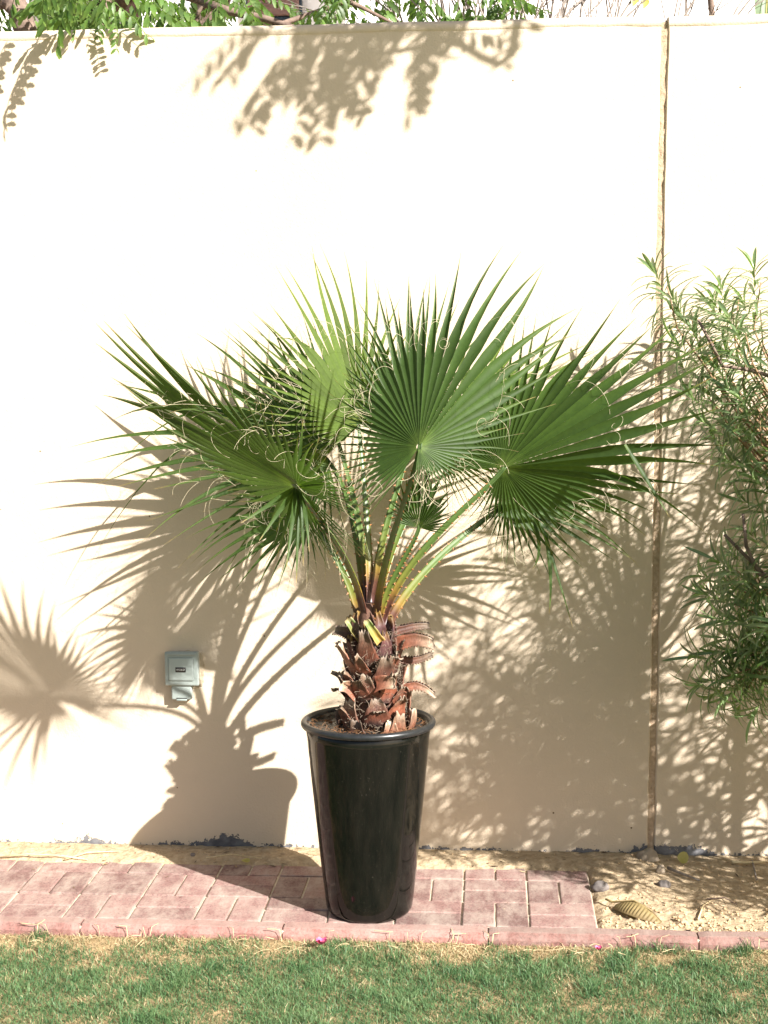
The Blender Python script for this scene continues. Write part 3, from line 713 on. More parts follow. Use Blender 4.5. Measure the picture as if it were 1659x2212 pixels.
    for i in range(2, 19):
        for sg, kk in ((-1, 0), (1, 4)):
            for h_ in (0.0,):
                a = V(mb.v[rings[i][kk]]).lerp(V(mb.v[rings[i+1][kk]]), h_); dd = (pts[i+1]-pts[i]).normalized()
                c = V(mb.v[rings[i][2]]).lerp(V(mb.v[rings[i+1][2]]), h_); o = (a-c).normalized(); s_ = rnd(0.6, 1.2)
                e = o*0.0058*s_+dd*(0.003*sg*random.choice((1, -1, 1)))
                i0 = tb_.add(a-dd*0.0035-o*0.002); i1 = tb_.add(a+dd*0.0035-o*0.002); i2 = tb_.add(a+o.cross(dd)*0.002-o*0.002); i3 = tb_.add(a+e)
                tb_.face(i0, i1, i3); tb_.face(i1, i2, i3); tb_.face(i2, i0, i3)
    struct(tb_.build('stalk_thorns', M['thorn'], blade, smooth=False), 'stuff')
    # curly threads hanging from the splits
    if fil:
        fm = MB()
        for k in range(int(fil*1.7)):
            p, d, s_ = random.choice(starts); p = p+d*rnd(-0.02, 0.12)*L; d = (d+s_*rnd(-.6, .6)+n*rnd(0, .6)).normalized()
            ax = V((rnd(-1, 1), rnd(-1, 1), rnd(-1, 1))).normalized(); cur = random.choice((rnd(0.03, 0.2), rnd(0.05, 0.25), rnd(0.2, 0.5)))*random.choice((1, -1)); st = rnd(0.006, 0.011); pts_ = [p]
            for q in range(random.randint(9, 20)):
                d = (Matrix.Rotation(cur, 3, ax) @ d + V((0, 0, -0.06))).normalized(); cur *= rnd(0.9, 1.14); pts_.append(pts_[-1]+d*st)
            tube(fm, pts_, 0.00042, 3, cap=False, r=random.random())
        struct(fm.build('leaf_threads', M['filament'], blade), 'stuff')
    return blade
def cb(dx, dy, dz=0.0): return CROWN+V((dx, dy, dz))
# front leaves
FAN_A = [(-150, 0.25), (-90, 0.34), (-60, 0.52), (-45, 0.72), (-30, 0.92), (-15, 1.04), (0, 1.0), (16, 0.88), (27, 0.82), (40, 0.74), (60, 0.63), (88, 0.54), (112, 0.49), (150, 0.52), (175, 0.36)]
FAN_C = [(-160, 0.22), (-100, 0.26), (-75, 0.30), (-57, 0.42), (-42, 0.66), (-28, 0.88), (-12, 1.0), (0, 1.0), (12, 0.97), (27, 0.86), (45, 0.66), (80, 0.46), (130, 0.40), (160, 0.3)]
FAN_D = [(-120, 0.3), (-60, 0.55), (-30, 0.78), (0, 1.0), (25, 0.85), (45, 0.72), (70, 0.6), (120, 0.45)]
frond((905, 965, 4.10), (1055, 570, 4.16), (-0.36, -0.90, 0.15), cb(0.012, -0.025, -0.01), 56, 168, 0.02, 0.04, 0.60, 0.5, 0.12, 1, fil=60, wave=0.04, prof=FAN_A, phi=(-6, -38))
frond((1085, 1010, 4.45), (1510, 815, 4.24), (-0.42, -0.88, 0.05), cb(0.030, -0.012, 0.0), 58, 160, 0.03, 0.05, 0.61, 0.58, 0.25, 2, fil=40, wave=0.04, phi=(0, -35),
      hangers=[((1350, 960, 4.30), (1400, 1040, 4.29), (1448, 1120, 4.29))])
frond((640, 1050, 4.11), (206, 765, 4.09), (-0.45, -0.54, -0.68), cb(-0.022, -0.018, 0.02), 56, 165, 0.03, 0.03, 0.64, 0.68, 0.25, 3, fil=50, wave=0.03, phi=(-4, 4),
      hangers=[((640, 1056, 4.11), (625, 1110, 4.04), (598, 1205, 4.00)), ((642, 1056, 4.11), (646, 1120, 4.05), (640, 1262, 4.03)), ((645, 1056, 4.11), (664, 1100, 4.02), (668, 1192, 3.99)), ((641, 1056, 4.11), (634, 1110, 3.99), (618, 1232, 3.95)), ((644, 1056, 4.11), (656, 1110, 4.06), (655, 1222, 4.06)),
               ((638, 1056, 4.11), (606, 1100, 4.00), (560, 1168, 3.94)), ((637, 1054, 4.11), (590, 1085, 3.98), (520, 1130, 3.92)), ((643, 1050, 4.11), (668, 1010, 4.03), (690, 945, 3.98)), ((643, 1050, 4.11), (690, 1040, 4.02), (712, 1050, 3.96)), ((641, 1048, 4.11), (648, 990, 4.02), (655, 905, 3.97))])
# leaves behind
frond((775, 915, 4.62), (690, 540, 4.66), (0.55, -0.9, 0.25), cb(-0.006, 0.012, 0.04), 42, 118, 0.10, 0.05, 0.50, 0.50, 0.4, 4, fil=40, prof=FAN_D, pleat=0.13, skin='palm_sunlit')
frond((664, 1116, 4.52), (428, 1158, 4.50), (0.0, -1, 0.30), cb(-0.034, 0.012, -0.02), 34, 150, 0.12, 0.30, 0.45, 0.45, 0.8, 5, fil=40)
frond((950, 975, 4.72), (1240, 730, 4.80), (-0.2, -1, 0.4), cb(0.012, 0.020, 0.03), 42, 120, 0.15, 0.10, 0.48, 0.5, 0.6, 6, fil=40, skin='palm_sunlit')
frond((1096, 1080, 4.66), (1370, 1120, 4.70), (-0.1, -1, 0.35), cb(0.040, 0.004, -0.03), 38, 150, 0.10, 0.22, 0.45, 0.5, 0.6, 7, fil=30,
      hangers=[((1160, 1105, 4.66), (1190, 1190, 4.62), (1238, 1358, 4.6)), ((1180, 1170, 4.62), (1196, 1240, 4.6), (1186, 1328, 4.6)), ((1150, 1120, 4.6), (1180, 1190, 4.6), (1150, 1230, 4.6))])
frond((905, 1140, 4.37), (930, 1010, 4.34), (-0.1, -1, 0.1), cb(0.014, -0.030, -0.03), 24, 88, 0.30, 0.05, 0.70, 0.25, 0.1, 8, width=0.022, fil=0, pleat=0.6)
frond((705, 985, 4.78), (225, 860, 4.82), (0.1, -1, 0.5), cb(-0.020, 0.026, 0.03), 40, 120, 0.15, 0.20, 0.48, 0.6, 0.7, 9, fil=40)
frond((885, 930, 4.60), (890, 600, 4.66), (-0.1, -1, 0.2), cb(0.0, 0.016, 0.05), 34, 90, 0.16, 0.10, 0.5, 0.4, 0.5, 10, fil=30)
frond((735, 960, 4.74), (550, 695, 4.82), (0.3, -1, 0.2), cb(-0.012, 0.024, 0.05), 30, 80, 0.35, 0.10, 0.5, 0.5, 0.5, 11, fil=25)

# ------------------------------------------------------------------ shrub with narrow leaves on the right
shrub = tag(empty('narrow_leaved_shrub', (1.42, 4.45, 0.0)), 'leafy green shrub with long narrow leaves at the right edge by the wall', 'shrub')
def shoot_mesh(seed, nl, length):
    """one leafy shoot: stem along +Z, narrow arching leaves in a close spiral"""
    random.seed(seed); mb = MB()
    for k in range(nl):
        t = (k/nl)**0.8; a = k*2.399+rnd(-.3, .3); z = length*t
        out = V((math.cos(a), math.sin(a), 0)); elv = 0.25+0.95*t**2.5+rnd(-.3, .25)
        L = rnd(0.11, 0.165)*(1-0.45*max(0, t-0.75)/0.25); w = rnd(0.0045, 0.0066); r = random.random()
        p = V((0.02*math.sin(z*8), 0, z)); d = (out*math.cos(elv)+V((0, 0, math.sin(elv)))).normalized()
        sdv = d.cross(V((0, 0, 1))); sdv = sdv.normalized() if sdv.length > 1e-3 else V((1, 0, 0)); bendk = rnd(0.08, 0.22); rows = []
        ns = 7
        for i in range(ns+1):
            u = i/ns; ww = w*(math.sin(math.pi*min(1, u*0.9+0.06))**0.7) if 0 < i < ns else 0.0006
            nrm = sdv.cross(d).normalized()
            rows.append((mb.add(p-sdv*ww+nrm*ww*0.4, u, r), mb.add(p, u, r), mb.add(p+sdv*ww+nrm*ww*0.4, u, r)))
            p = p+d*L/ns; d = (d+out*0.02-V((0, 0, bendk))).normalized()
        for i in range(ns):
            a0, b0 = rows[i], rows[i+1]; mb.face(a0[0], a0[1], b0[1], b0[0]); mb.face(a0[1], a0[2], b0[2], b0[1])
    return mb.mesh('leafy_shoot', M['oleander'])
SL = [0.15+0.014*i for i in range(9)]
shoots = [shoot_mesh(100+i, 24+int(9*i/5), SL[i]) for i in range(9)]
stem_base = V((1.42, 4.45, -0.02))
stems = []
def xmin_at(y):
    pts = [(480, 1720), (560, 1640), (580, 1400), (660, 1420), (720, 1490), (800, 1500), (900, 1480), (980, 1520), (1060, 1590), (1150, 1600), (1210, 1560), (1300, 1540), (1400, 1530), (1480, 1520), (1540, 1560), (1600, 1640), (1640, 1720)]
    if y <= pts[0][0] or y >= pts[-1][0]: return 1760
    for (a, b), (c, d) in zip(pts, pts[1:]):
        if a <= y <= c: return b+(d-b)*(y-a)/(c-a)
random.seed(5)
placed = []
def put_shoot(P, d, sc=1.0, k=None):
    o = link('leafy_shoot', shoots[random.randrange(9) if k is None else k]); q = d.normalized().to_track_quat('Z', 'Y')
    o.matrix_world = Matrix.Translation(P) @ q.to_matrix().to_4x4() @ Matrix.Rotation(rnd(0, 6.28), 4, 'Z') @ Matrix.Scale(sc, 4)
    mw = o.matrix_world.copy(); o.parent = shrub; o.matrix_parent_inverse = Matrix.Translation(-V(shrub.location)); placed.append(P)
# shoots seen in the picture: (shoot tip px, base px, depth)
seen = [((1425, 588), (1470, 660), 4.62), ((1588, 612), (1608, 690), 4.55), ((1640, 575), (1650, 660), 4.65), ((1530, 705), (1555, 770), 4.66), ((1500, 770), (1545, 830), 4.75), ((1610, 720), (1625, 790), 4.5),
        ((1515, 842), (1570, 880), 4.50), ((1545, 905), (1605, 930), 4.45), ((1560, 800), (1610, 850), 4.6), ((1625, 860), (1660, 920), 4.4), ((1590, 985), (1640, 1000), 4.5), ((1640, 1040), (1680, 1060), 4.45),
        ((1560, 1215), (1625, 1235), 4.45), ((1545, 1290), (1620, 1300), 4.40), ((1600, 1190), (1650, 1230), 4.55), ((1520, 1430), (1600, 1420), 4.5), ((1550, 1500), (1620, 1450), 4.5), ((1610, 1520), (1650, 1440), 4.55), ((1580, 1390), (1650, 1380), 4.55), ((1540, 1240), (1620, 1260), 4.6), ((1640, 1420), (1690, 1400), 4.5), ((1600, 1230), (1670, 1260), 4.35), ((1650, 1490), (1690, 1440), 4.6), ((1480, 740), (1550, 790), 4.55), ((1590, 690), (1640, 750), 4.4), ((1575, 1350), (1640, 1340), 4.35), ((1615, 1400), (1665, 1380), 4.45), ((1530, 1470), (1600, 1440), 4.38),
        ((1590, 1510), (1640, 1450), 4.40), ((1640, 1540), (1670, 1480), 4.35), ((1640, 1290), (1680, 1290), 4.4), ((1650, 1150), (1690, 1190), 4.5), ((1650, 780), (1690, 830), 4.55), ((1475, 640), (1530, 720), 4.78),
        ((1570, 640), (1600, 700), 4.7), ((1600, 760), (1650, 800), 4.7), ((1550, 850), (1600, 900), 4.65), ((1600, 830), (1650, 860), 4.5), ((1640, 950), (1690, 960), 4.6), ((1575, 940), (1640, 980), 4.6), ((1620, 1090), (1680, 1100), 4.5), ((1590, 1250), (1660, 1270), 4.5), ((1570, 1420), (1640, 1400), 4.45), ((1620, 1330), (1680, 1340), 4.4), ((1600, 1450), (1670, 1430), 4.4), ((1500, 680), (1560, 740), 4.7), ((1630, 640), (1660, 700), 4.8), ((1560, 660), (1590, 720), 4.85), ((1600, 920), (1660, 960), 4.75), ((1560, 1270), (1640, 1290), 4.75)]
for tp, bp, Y in seen:
    a = at(*bp, Y+0.02); b = at(*tp, Y); k = random.randrange(5); d = (b-a+V((0, 0, 0.02))).normalized(); q = b-d*(SL[k]*0.95+0.0)-V((0.035, 0, 0)); put_shoot(q, d, 0.95, k); stems.append((q, b-d*0.05))
n_r = 0
while n_r < 145:
    P = V((rnd(0.72, 2.15), rnd(3.80, 4.92), rnd(0.25, 2.05)))
    e = ((P.x-1.42)/0.68)**2+((P.y-4.36)/0.55)**2+((P.z-1.18)/0.86)**2
    if e > 1.0 or e < 0.18: continue
    x, y = proj(P)
    if x < 1800 and (x-85 < xmin_at(y) or x-85 < xmin_at(y+70) or x-85 < xmin_at(y-70) or x-60 < xmin_at(y-150)): continue
    if x < 1760 and random.random() < 0.6: continue
    d = (P-V((1.42, 4.40, 0.75))).normalized()+V((0, 0, 0.45)); put_shoot(P-d.normalized()*0.1, d, rnd(0.85, 1.1)); stems.append((P-d.normalized()*0.1, P)); n_r += 1
n_r = 0
while n_r < 34:
    P = V((rnd(0.80, 1.75), rnd(3.50, 4.25), rnd(0.75, 2.0)))
    if ((P.x-1.22)/0.45)**2+((P.y-3.88)/0.40)**2+((P.z-1.38)/0.62)**2 > 1 or proj(P)[0] < 1865: continue
    d = (P-V((1.3, 4.15, 0.8))).normalized()+V((0.15, 0, 0.45)); put_shoot(P-d.normalized()*0.1, d, rnd(0.85, 1.1)); stems.append((P-d.normalized()*0.1, P)); n_r += 1
# stems: trunks rising from the ground, forks out to the shoots
mains = []
for k in range(7):
    a = k*0.9+0.3; top = V((1.42+0.30*math.cos(a), 4.40+0.25*math.sin(a), rnd(0.9, 1.25)))
    pts = bez(stem_base+V((0.05*math.cos(a), 0.05*math.sin(a), 0)), stem_base+V((0.08*math.cos(a), 0.08*math.sin(a), 0.45)), top-V((0, 0, 0.3)), top, 10)
    mb = MB(); tube(mb, pts, [0.018-0.008*i/10 for i in range(11)], 7); mb.build('stem', M['bush_stem'], shrub); mains.append(pts)
for a, b in stems:
    best = min((p for m_ in mains for p in m_[3:]), key=lambda p: (p-a).length+0.6*max(0, p.z-a.z+0.1))
    mid = best.lerp(a, 0.6)+V((0, 0, -0.08)); pts = bez(best, best.lerp(mid, 0.6), mid, a, 7)[:-1]+[a, a.lerp(b, 0.5), b]
    mb = MB(); tube(mb, pts, [0.0065-0.0048*i/(len(pts)-1) for i in range(len(pts))], 5); mb.build('twig', M['bush_stem'], shrub)
# bare cut twigs
for pp in ([(1625, 800, 4.5), (1560, 790, 4.48), (1535, 740, 4.45), (1508, 690, 4.45)], [(1640, 1240, 4.40), (1612, 1180, 4.38), (1605, 1110, 4.37)], [(1650, 1240, 4.42), (1610, 1200, 4.40), (1565, 1155, 4.38)]):
    P = [at(*q) for q in pp]; P = [V((1.2, 4.45, P[0].z-0.15))]+P
    mb = MB(); tube(mb, P, [0.008, 0.0065, 0.0055, 0.0045, 0.004][:len(P)], 6); mb.build('twig', M['bark'], shrub)

# ------------------------------------------------------------------ neem tree behind the wall
neem = tag(empty('neem_tree', (-1.2, 6.0, -0.1)), 'tree with toothed feathery leaves hanging over the wall top at left', 'tree')
def limb(pts, r0, r1, name='branch', m='bark'):
    mb = MB(); n = len(pts); sm = []
    for i in range(n-1):
        p0, p1, p2, p3 = pts[max(i-1, 0)], pts[i], pts[i+1], pts[min(i+2, n-1)]
        for k in range(5):
            t = k/5; sm.append(0.5*((2*p1)+(p2-p0)*t+(2*p0-5*p1+4*p2-p3)*t*t+(3*p1-p0-3*p2+p3)*t**3))
    sm.append(pts[-1]); k = len(sm)-1
    tube(mb, sm, [r0+(r1-r0)*i/k for i in range(k+1)], 8); return mb.build(name, M[m], neem)
limb([V((-1.25, 6.1, -0.2)), V((-1.22, 6.1, 1.2)), V((-1.3, 6.05, 2.4)), V((-1.15, 6.0, 3.0)), V((-0.9, 5.9, 3.7)), V((-0.8, 5.6, 4.6))], 0.10, 0.05, 'trunk')
limb([at(75, 90, 5.7)+V((0.1, 0.1, -0.7)), at(55, 66, 5.7), at(20, 0, 5.7), at(-10, -60, 5.7), V((-2.0, 5.6, 4.3))], 0.05, 0.03)
limb([V((-1.22, 6.1, 2.2)), at(215, 60, 5.8), at(262, 0, 5.8), at(300, -60, 5.7), V((-1.0, 5.5, 3.7))], 0.055, 0.03)
limb([at(300, -40, 5.7), at(420, -5, 5.55), at(480, 20, 5.45), at(570, 40, 5.4), at(640, 62, 5.35)], 0.022, 0.010)
limb([at(700, -90, 5.2), at(740, -10, 5.3), at(790, 20, 5.3), at(845, 48, 5.35)], 0.012, 0.005)
limb([at(455, 5, 5.5), at(430, 25, 5.5), at(422, 60, 5.5)], 0.010, 0.006)
limb([at(590, 58, 5.4), at(670, 30, 5.45), at(735, 8, 5.45), at(800, -30, 5.5)], 0.010, 0.007)
limb([at(250, -60, 5.3), at(228, -10, 5.1), at(235, 30, 5.03), at(243, 60, 5.0)], 0.004, 0.002)
def neem_leaf(seed):
    """pinnate leaf along +X with sickle-shaped toothed leaflets hanging either side"""
    random.seed(seed); mb = MB(); n = random.randint(6, 8); L = rnd(0.17, 0.24)
    rach = [V((L*i/12, 0, -0.05*(i/12)**2)) for i in range(13)]
    tube(mb, rach, [0.0015-0.0009*i/12 for i in range(13)], 4, s=(0.9, 1.0))
    for k in range(n):
        for sg in (-1, 1):
            t = 0.15+0.8*k/(n-1)+rnd(-.02, .02); i = int(t*12); p = rach[min(i, 12)].copy(); r = random.random()
            l = rnd(0.050, 0.070)*(1-0.25*abs(t-0.5)); d = V((0.45, sg*0.8, rnd(-0.75, -0.25))).normalized(); nrm = V((rnd(-.3, .3), sg*0.3, 1)).normalized()
            sd_ = d.cross(nrm).normalized(); w = rnd(0.0085, 0.011); rows = []; ns = 8
            for q in range(ns+1):
                u = q/ns; ww = w*math.sin(math.pi*(u*0.93+0.035))**0.75*(1+(0.16 if q % 2 else -0.10))*(0 if q == ns else 1)
                rows.append((mb.add(p-sd_*ww+nrm*ww*0.2, u, r), mb.add(p, u, r), mb.add(p+sd_*ww*0.85+nrm*ww*0.2, u, r)))
                p = p+d*l/ns; d = (d+V((0.09, 0, -0.11))).normalized()
            for q in range(ns):
                a, b = rows[q], rows[q+1]; mb.face(a[0], a[1], b[1], b[0]); mb.face(a[1], a[2], b[2], b[1])
    return mb.mesh('leaf', M['neem'])
nlv = [neem_leaf(300+i) for i in range(7)]
def put_neem(P, d, sc=1.0):
    o = link('leaf', random.choice(nlv)); d = d.normalized(); zz = V((rnd(-.3, .3), rnd(-.5, .1), 1)); y = zz.cross(d).normalized(); z = d.cross(y)
    o.matrix_world = Matrix(((d.x, y.x, z.x, P.x), (d.y, y.y, z.y, P.y), (d.z, y.z, z.z, P.z), (0, 0, 0, 1))) @ Matrix.Scale(sc, 4)
    o.parent = neem; o.matrix_parent_inverse = Matrix.Translation(-V(neem.location))
random.seed(9)
for (x, y, Y, dx, dz, s) in [(240, -6, 4.95, -1, -0.15, 1.2), (180, -25, 5.1, -1, -0.1, 1.1), (228, 10, 4.98, -0.3, -1, .6), (245, 30, 4.94, 0.2, -1, 0.55), (238, 0, 4.97, 0.6, -0.4, 0.8), (262, -20, 5.15, 1, -0.35, 1.1),
                       (160, 35, 4.99, 0.2, -0.9, 0.4), (300, -30, 5.2, 1, -0.35, 1.1), (350, -10, 5.2, 0.5, -0.6, 1.0), (215, -20, 5.12, 0.2, -0.8, 1.0), (130, -35, 5.05, -0.5, -0.6, 1.0)]:
    put_neem(at(x, y, Y), V((dx, rnd(-.3, .1), dz)), s)
for k in range(120):      # crown behind the wall
    x = rnd(60, 960) if k < 95 else rnd(0, 240); y = rnd(-70, 45); Y = rnd(5.12, 6.2)
    if 330 < x < 345: continue
    put_neem(at(x, y, Y), V((rnd(-1, 1), rnd(-.6, .4), rnd(-0.9, 0.0))), rnd(0.8, 1.1))
random.seed(77)
for k in range(22): put_neem(at(rnd(900, 1120), rnd(-40, 40), rnd(5.15, 5.35)), V((rnd(-1, 1), rnd(-.6, .4), rnd(-0.9, 0.0))), rnd(0.6, 0.9))
# boughs reaching over the wall above the picture: they throw the soft shade on its upper part
def over(xs, ys, t):    # place whose shadow falls on the wall at the sight line (xs, ys)
    w = at(xs, ys, WALL_Y); return w-SUN*t
bough = [V((-0.85, 5.7, 4.2)), over(1120, 20, 1.3), over(960, 90, 1.5), over(760, 130, 1.6), over(600, 200, 1.7)]
limb(bough, 0.014, 0.003)
limb([over(960, 90, 1.5), over(860, 40, 1.5), over(700, 60, 1.55), over(520, 80, 1.6)], 0.006, 0.002)
random.seed(12)
clusters = [(640, 95, 95, 45, 13), (800, 110, 110, 50, 14), (950, 90, 80, 45, 10), (600, 210, 70, 55, 8), (720, 180, 80, 40, 8), (1060, 70, 60, 25, 5), (880, 160, 50, 35, 4), (500, 90, 40, 25, 2), (850, 60, 200, 25, 10)]
for cx_, cy_, sx_, sy_, cnt in clusters:
    for k in range(cnt):
        P = over(cx_+random.gauss(0, 0.55)*sx_, cy_-28+random.gauss(0, 0.55)*sy_, rnd(1.35, 1.9))
        put_neem(P+V((0.06, 0, 0.06)), V((rnd(-1, 0.3), rnd(-.6, .6), rnd(-1, 0.1))), rnd(0.8, 1.1))
for (x, y) in ((90, 70), (60, 120), (40, 170), (15, 90)): put_neem(over(x, y, 0.42), V((-0.6, -0.1, -1)), 0.9)

# ------------------------------------------------------------------ bare shrub behind the wall
bare = tag(empty('bare_shrub', (0.05, 5.6, -0.1)), 'leafless shrub of thin grey twigs behind the middle of the wall', 'shrub')
random.seed(44)
def bare_branch(x, lean, r, n=3):
    mb = MB(); p = at(x, 75, rnd(5.35, 5.85)); p.z -= 0.5; d = V((lean, rnd(-.15, .15), 1)).normalized(); pts = [p]
    def grow(p, d, r, L, dep):
        pts = [p]
        for i in range(7):
            d = (d+V((rnd(-.16, .16), rnd(-.12, .12), rnd(-.05, .08)))).normalized(); pts.append(pts[-1]+d*L/7)
            if dep > 0 and i > 1 and random.random() < 0.75:
                grow(pts[-1], (d+V((rnd(-.8, .8), rnd(-.4, .4), rnd(-.2, .3)))).normalized(), r*0.6, L*rnd(0.4, 0.7), dep-1)
        tube(mb, pts, [r*(1-0.6*i/7) for i in range(8)], 5, cap=False)
    grow(p, d, r, rnd(0.9, 1.2), 2); mb.build('branch', M['twig'], bare)
for k in range(40): bare_branch(random.gauss(1130, 85), rnd(-.5, .5), rnd(0.003, 0.0075))
for k in range(9): bare_branch(rnd(1330, 1450), rnd(-.2, .7), rnd(0.003, 0.006))
for (x, y) in ((1092, 5), (1365, 3), (1388, 8)):
    mb = MB(); P = at(x, y, 5.5); 
    rows = []
    for i in range(7):
        u = i/6; w = 0.014*math.sin(math.pi*(0.05+0.9*u)); c = P+V((0.01*math.sin(u*3), -0.012*u, -0.05*u+0.03)); rows.append((mb.add(c-V((w, 0, 0)), u), mb.add(c+V((0, .004, 0)), u), mb.add(c+V((w, 0, 0)), u)))
    for i in range(6): a, b = rows[i], rows[i+1]; mb.face(a[0], a[1], b[1], b[0]); mb.face(a[1], a[2], b[2], b[1])
    mb.build('leaf', M['yellow_leaf'], bare)

# thin tree stem and banana plant further right
st = tag(empty('young_tree', (0.85, 5.9, -0.1)), 'thin bare brown tree stem above the wall near the right corner', 'tree')
mb = MB(); a = at(1538, 33, 5.9); b = at(1530, -60, 5.9)
tube(mb, [V((a.x+0.05, 5.9, -0.1)), V((a.x+0.03, 5.9, 1.5)), a, b, b+V((-0.1, 0, 0.7)), b+V((-0.1, 0.1, 1.3))], [0.022, 0.018, 0.012, 0.011, 0.007, 0.003], 8); mb.build('trunk', M['bark'], st)
for dx in (-0.4, 0.35, 0.1):
    mb = MB(); q = b+V((-0.08, 0, 0.5+abs(dx))); tube(mb, [q, q+V((dx*0.5, 0.1, 0.25)), q+V((dx, 0.1, 0.6))], [0.006, 0.004, 0.002], 6); mb.build('branch', M['bark'], st)
ban = tag(empty('banana_plant', (1.35, 5.9, -0.1)), 'broad ribbed banana leaf showing above the wall in the right corner', 'plant')
mb = MB(); tube(mb, [V((1.35, 5.9, -0.1)), V((1.34, 5.9, 1.4)), V((1.33, 5.9, 2.9)), V((1.32, 5.9, 3.3))], [0.09, 0.08, 0.06, 0.03], 12); mb.build('trunk', M['banana'], ban)
def ban_leaf(pts, w):
    mb = MB(); P = [V(p) for p in pts]; pp = bez(*P, 24); rows = []
    for i, p in enumerate(pp):
        u = i/24; d = (pp[min(i+1, 24)]-pp[max(i-1, 0)]).normalized(); sd_ = d.cross(V((0.1, -1, 0.2))).normalized(); nr = sd_.cross(d)
        ww = w*math.sin(math.pi*(0.04+0.94*u))**0.5; rip = 0.006*math.sin(i*2.6)
        rows.append([mb.add(p+sd_*ww*k/2+nr*(abs(k)*0.02*w*5+rip*abs(k)), u, 0.5) for k in (-2, -1, 0, 1, 2)])
    for i in range(24):
        for j in range(4): mb.face(rows[i][j], rows[i][j+1], rows[i+1][j+1], rows[i+1][j])
    lf = mb.build('leaf', M['banana'], ban); m2 = MB(); tube(m2, pp, [0.012-0.010*i/24 for i in range(25)], 6, s=(0, 0)); m2.build('midrib', M['yellow_leaf'], lf)
e0 = at(1662, -30, 5.6); e1 = at(1652, 60, 5.55)
ban_leaf([(1.32, 5.9, 3.1), (1.25, 5.8, 3.9), e0+V((-0.02, 0, 0.5)), e1+V((0, 0, -0.12))], 0.085)
ban_leaf([(1.32, 5.9, 3.1), (1.6, 5.95, 3.9), (2.0, 5.9, 4.2), (2.3, 5.9, 3.7)], 0.16)
ban_leaf([(1.32, 5.9, 3.1), (1.4, 6.1, 3.8), (1.5, 6.3, 4.4), (1.6, 6.5, 4.7)], 0.16)

# ------------------------------------------------------------------ neighbour's house
house = tag(empty('neighbour_house', (-1, 16, -0.1)), 'pale house with brown shutters behind the tree beyond the wall', 'house')
def hbox(name, x0, x1, y0, y1, z0, z1, m, parent=house, bev=0.01):
    me = box_mesh(name, x1-x0, y1-y0, z1-z0, M[m], bev); o = link(name, me); o.location = ((x0+x1)/2, (y0+y1)/2, (z0+z1)/2)
    o.parent = parent; o.matrix_parent_inverse = Matrix.Translation(-V(parent.location)); return o
hbox('wall', -9, 8, 16, 24, -0.1, 7.2, 'house'); hbox('roof', -9.3, 8.3, 15.7, 24.3, 7.203, 7.5, 'house')
for x in (-3.15, -0.9): hbox('column', x-0.28, x+0.28, 14.6, 15.16, -0.1, 7.2, 'house')
for x in (-3.62, -2.3, -6.5):
    w = hbox('window', x-0.3, x+0.3, 15.93, 15.996, 3.6, 5.6, 'glass')
    for k in range(9):
        s = hbox('shutter_slat', x-0.27, x+0.27, 15.88, 15.925, 3.66+k*0.215, 3.83+k*0.215, 'shutter'); s.parent = w; s.matrix_parent_inverse = Matrix.Translation(-(V(house.location)+ (V(w.location)-V(house.location))))

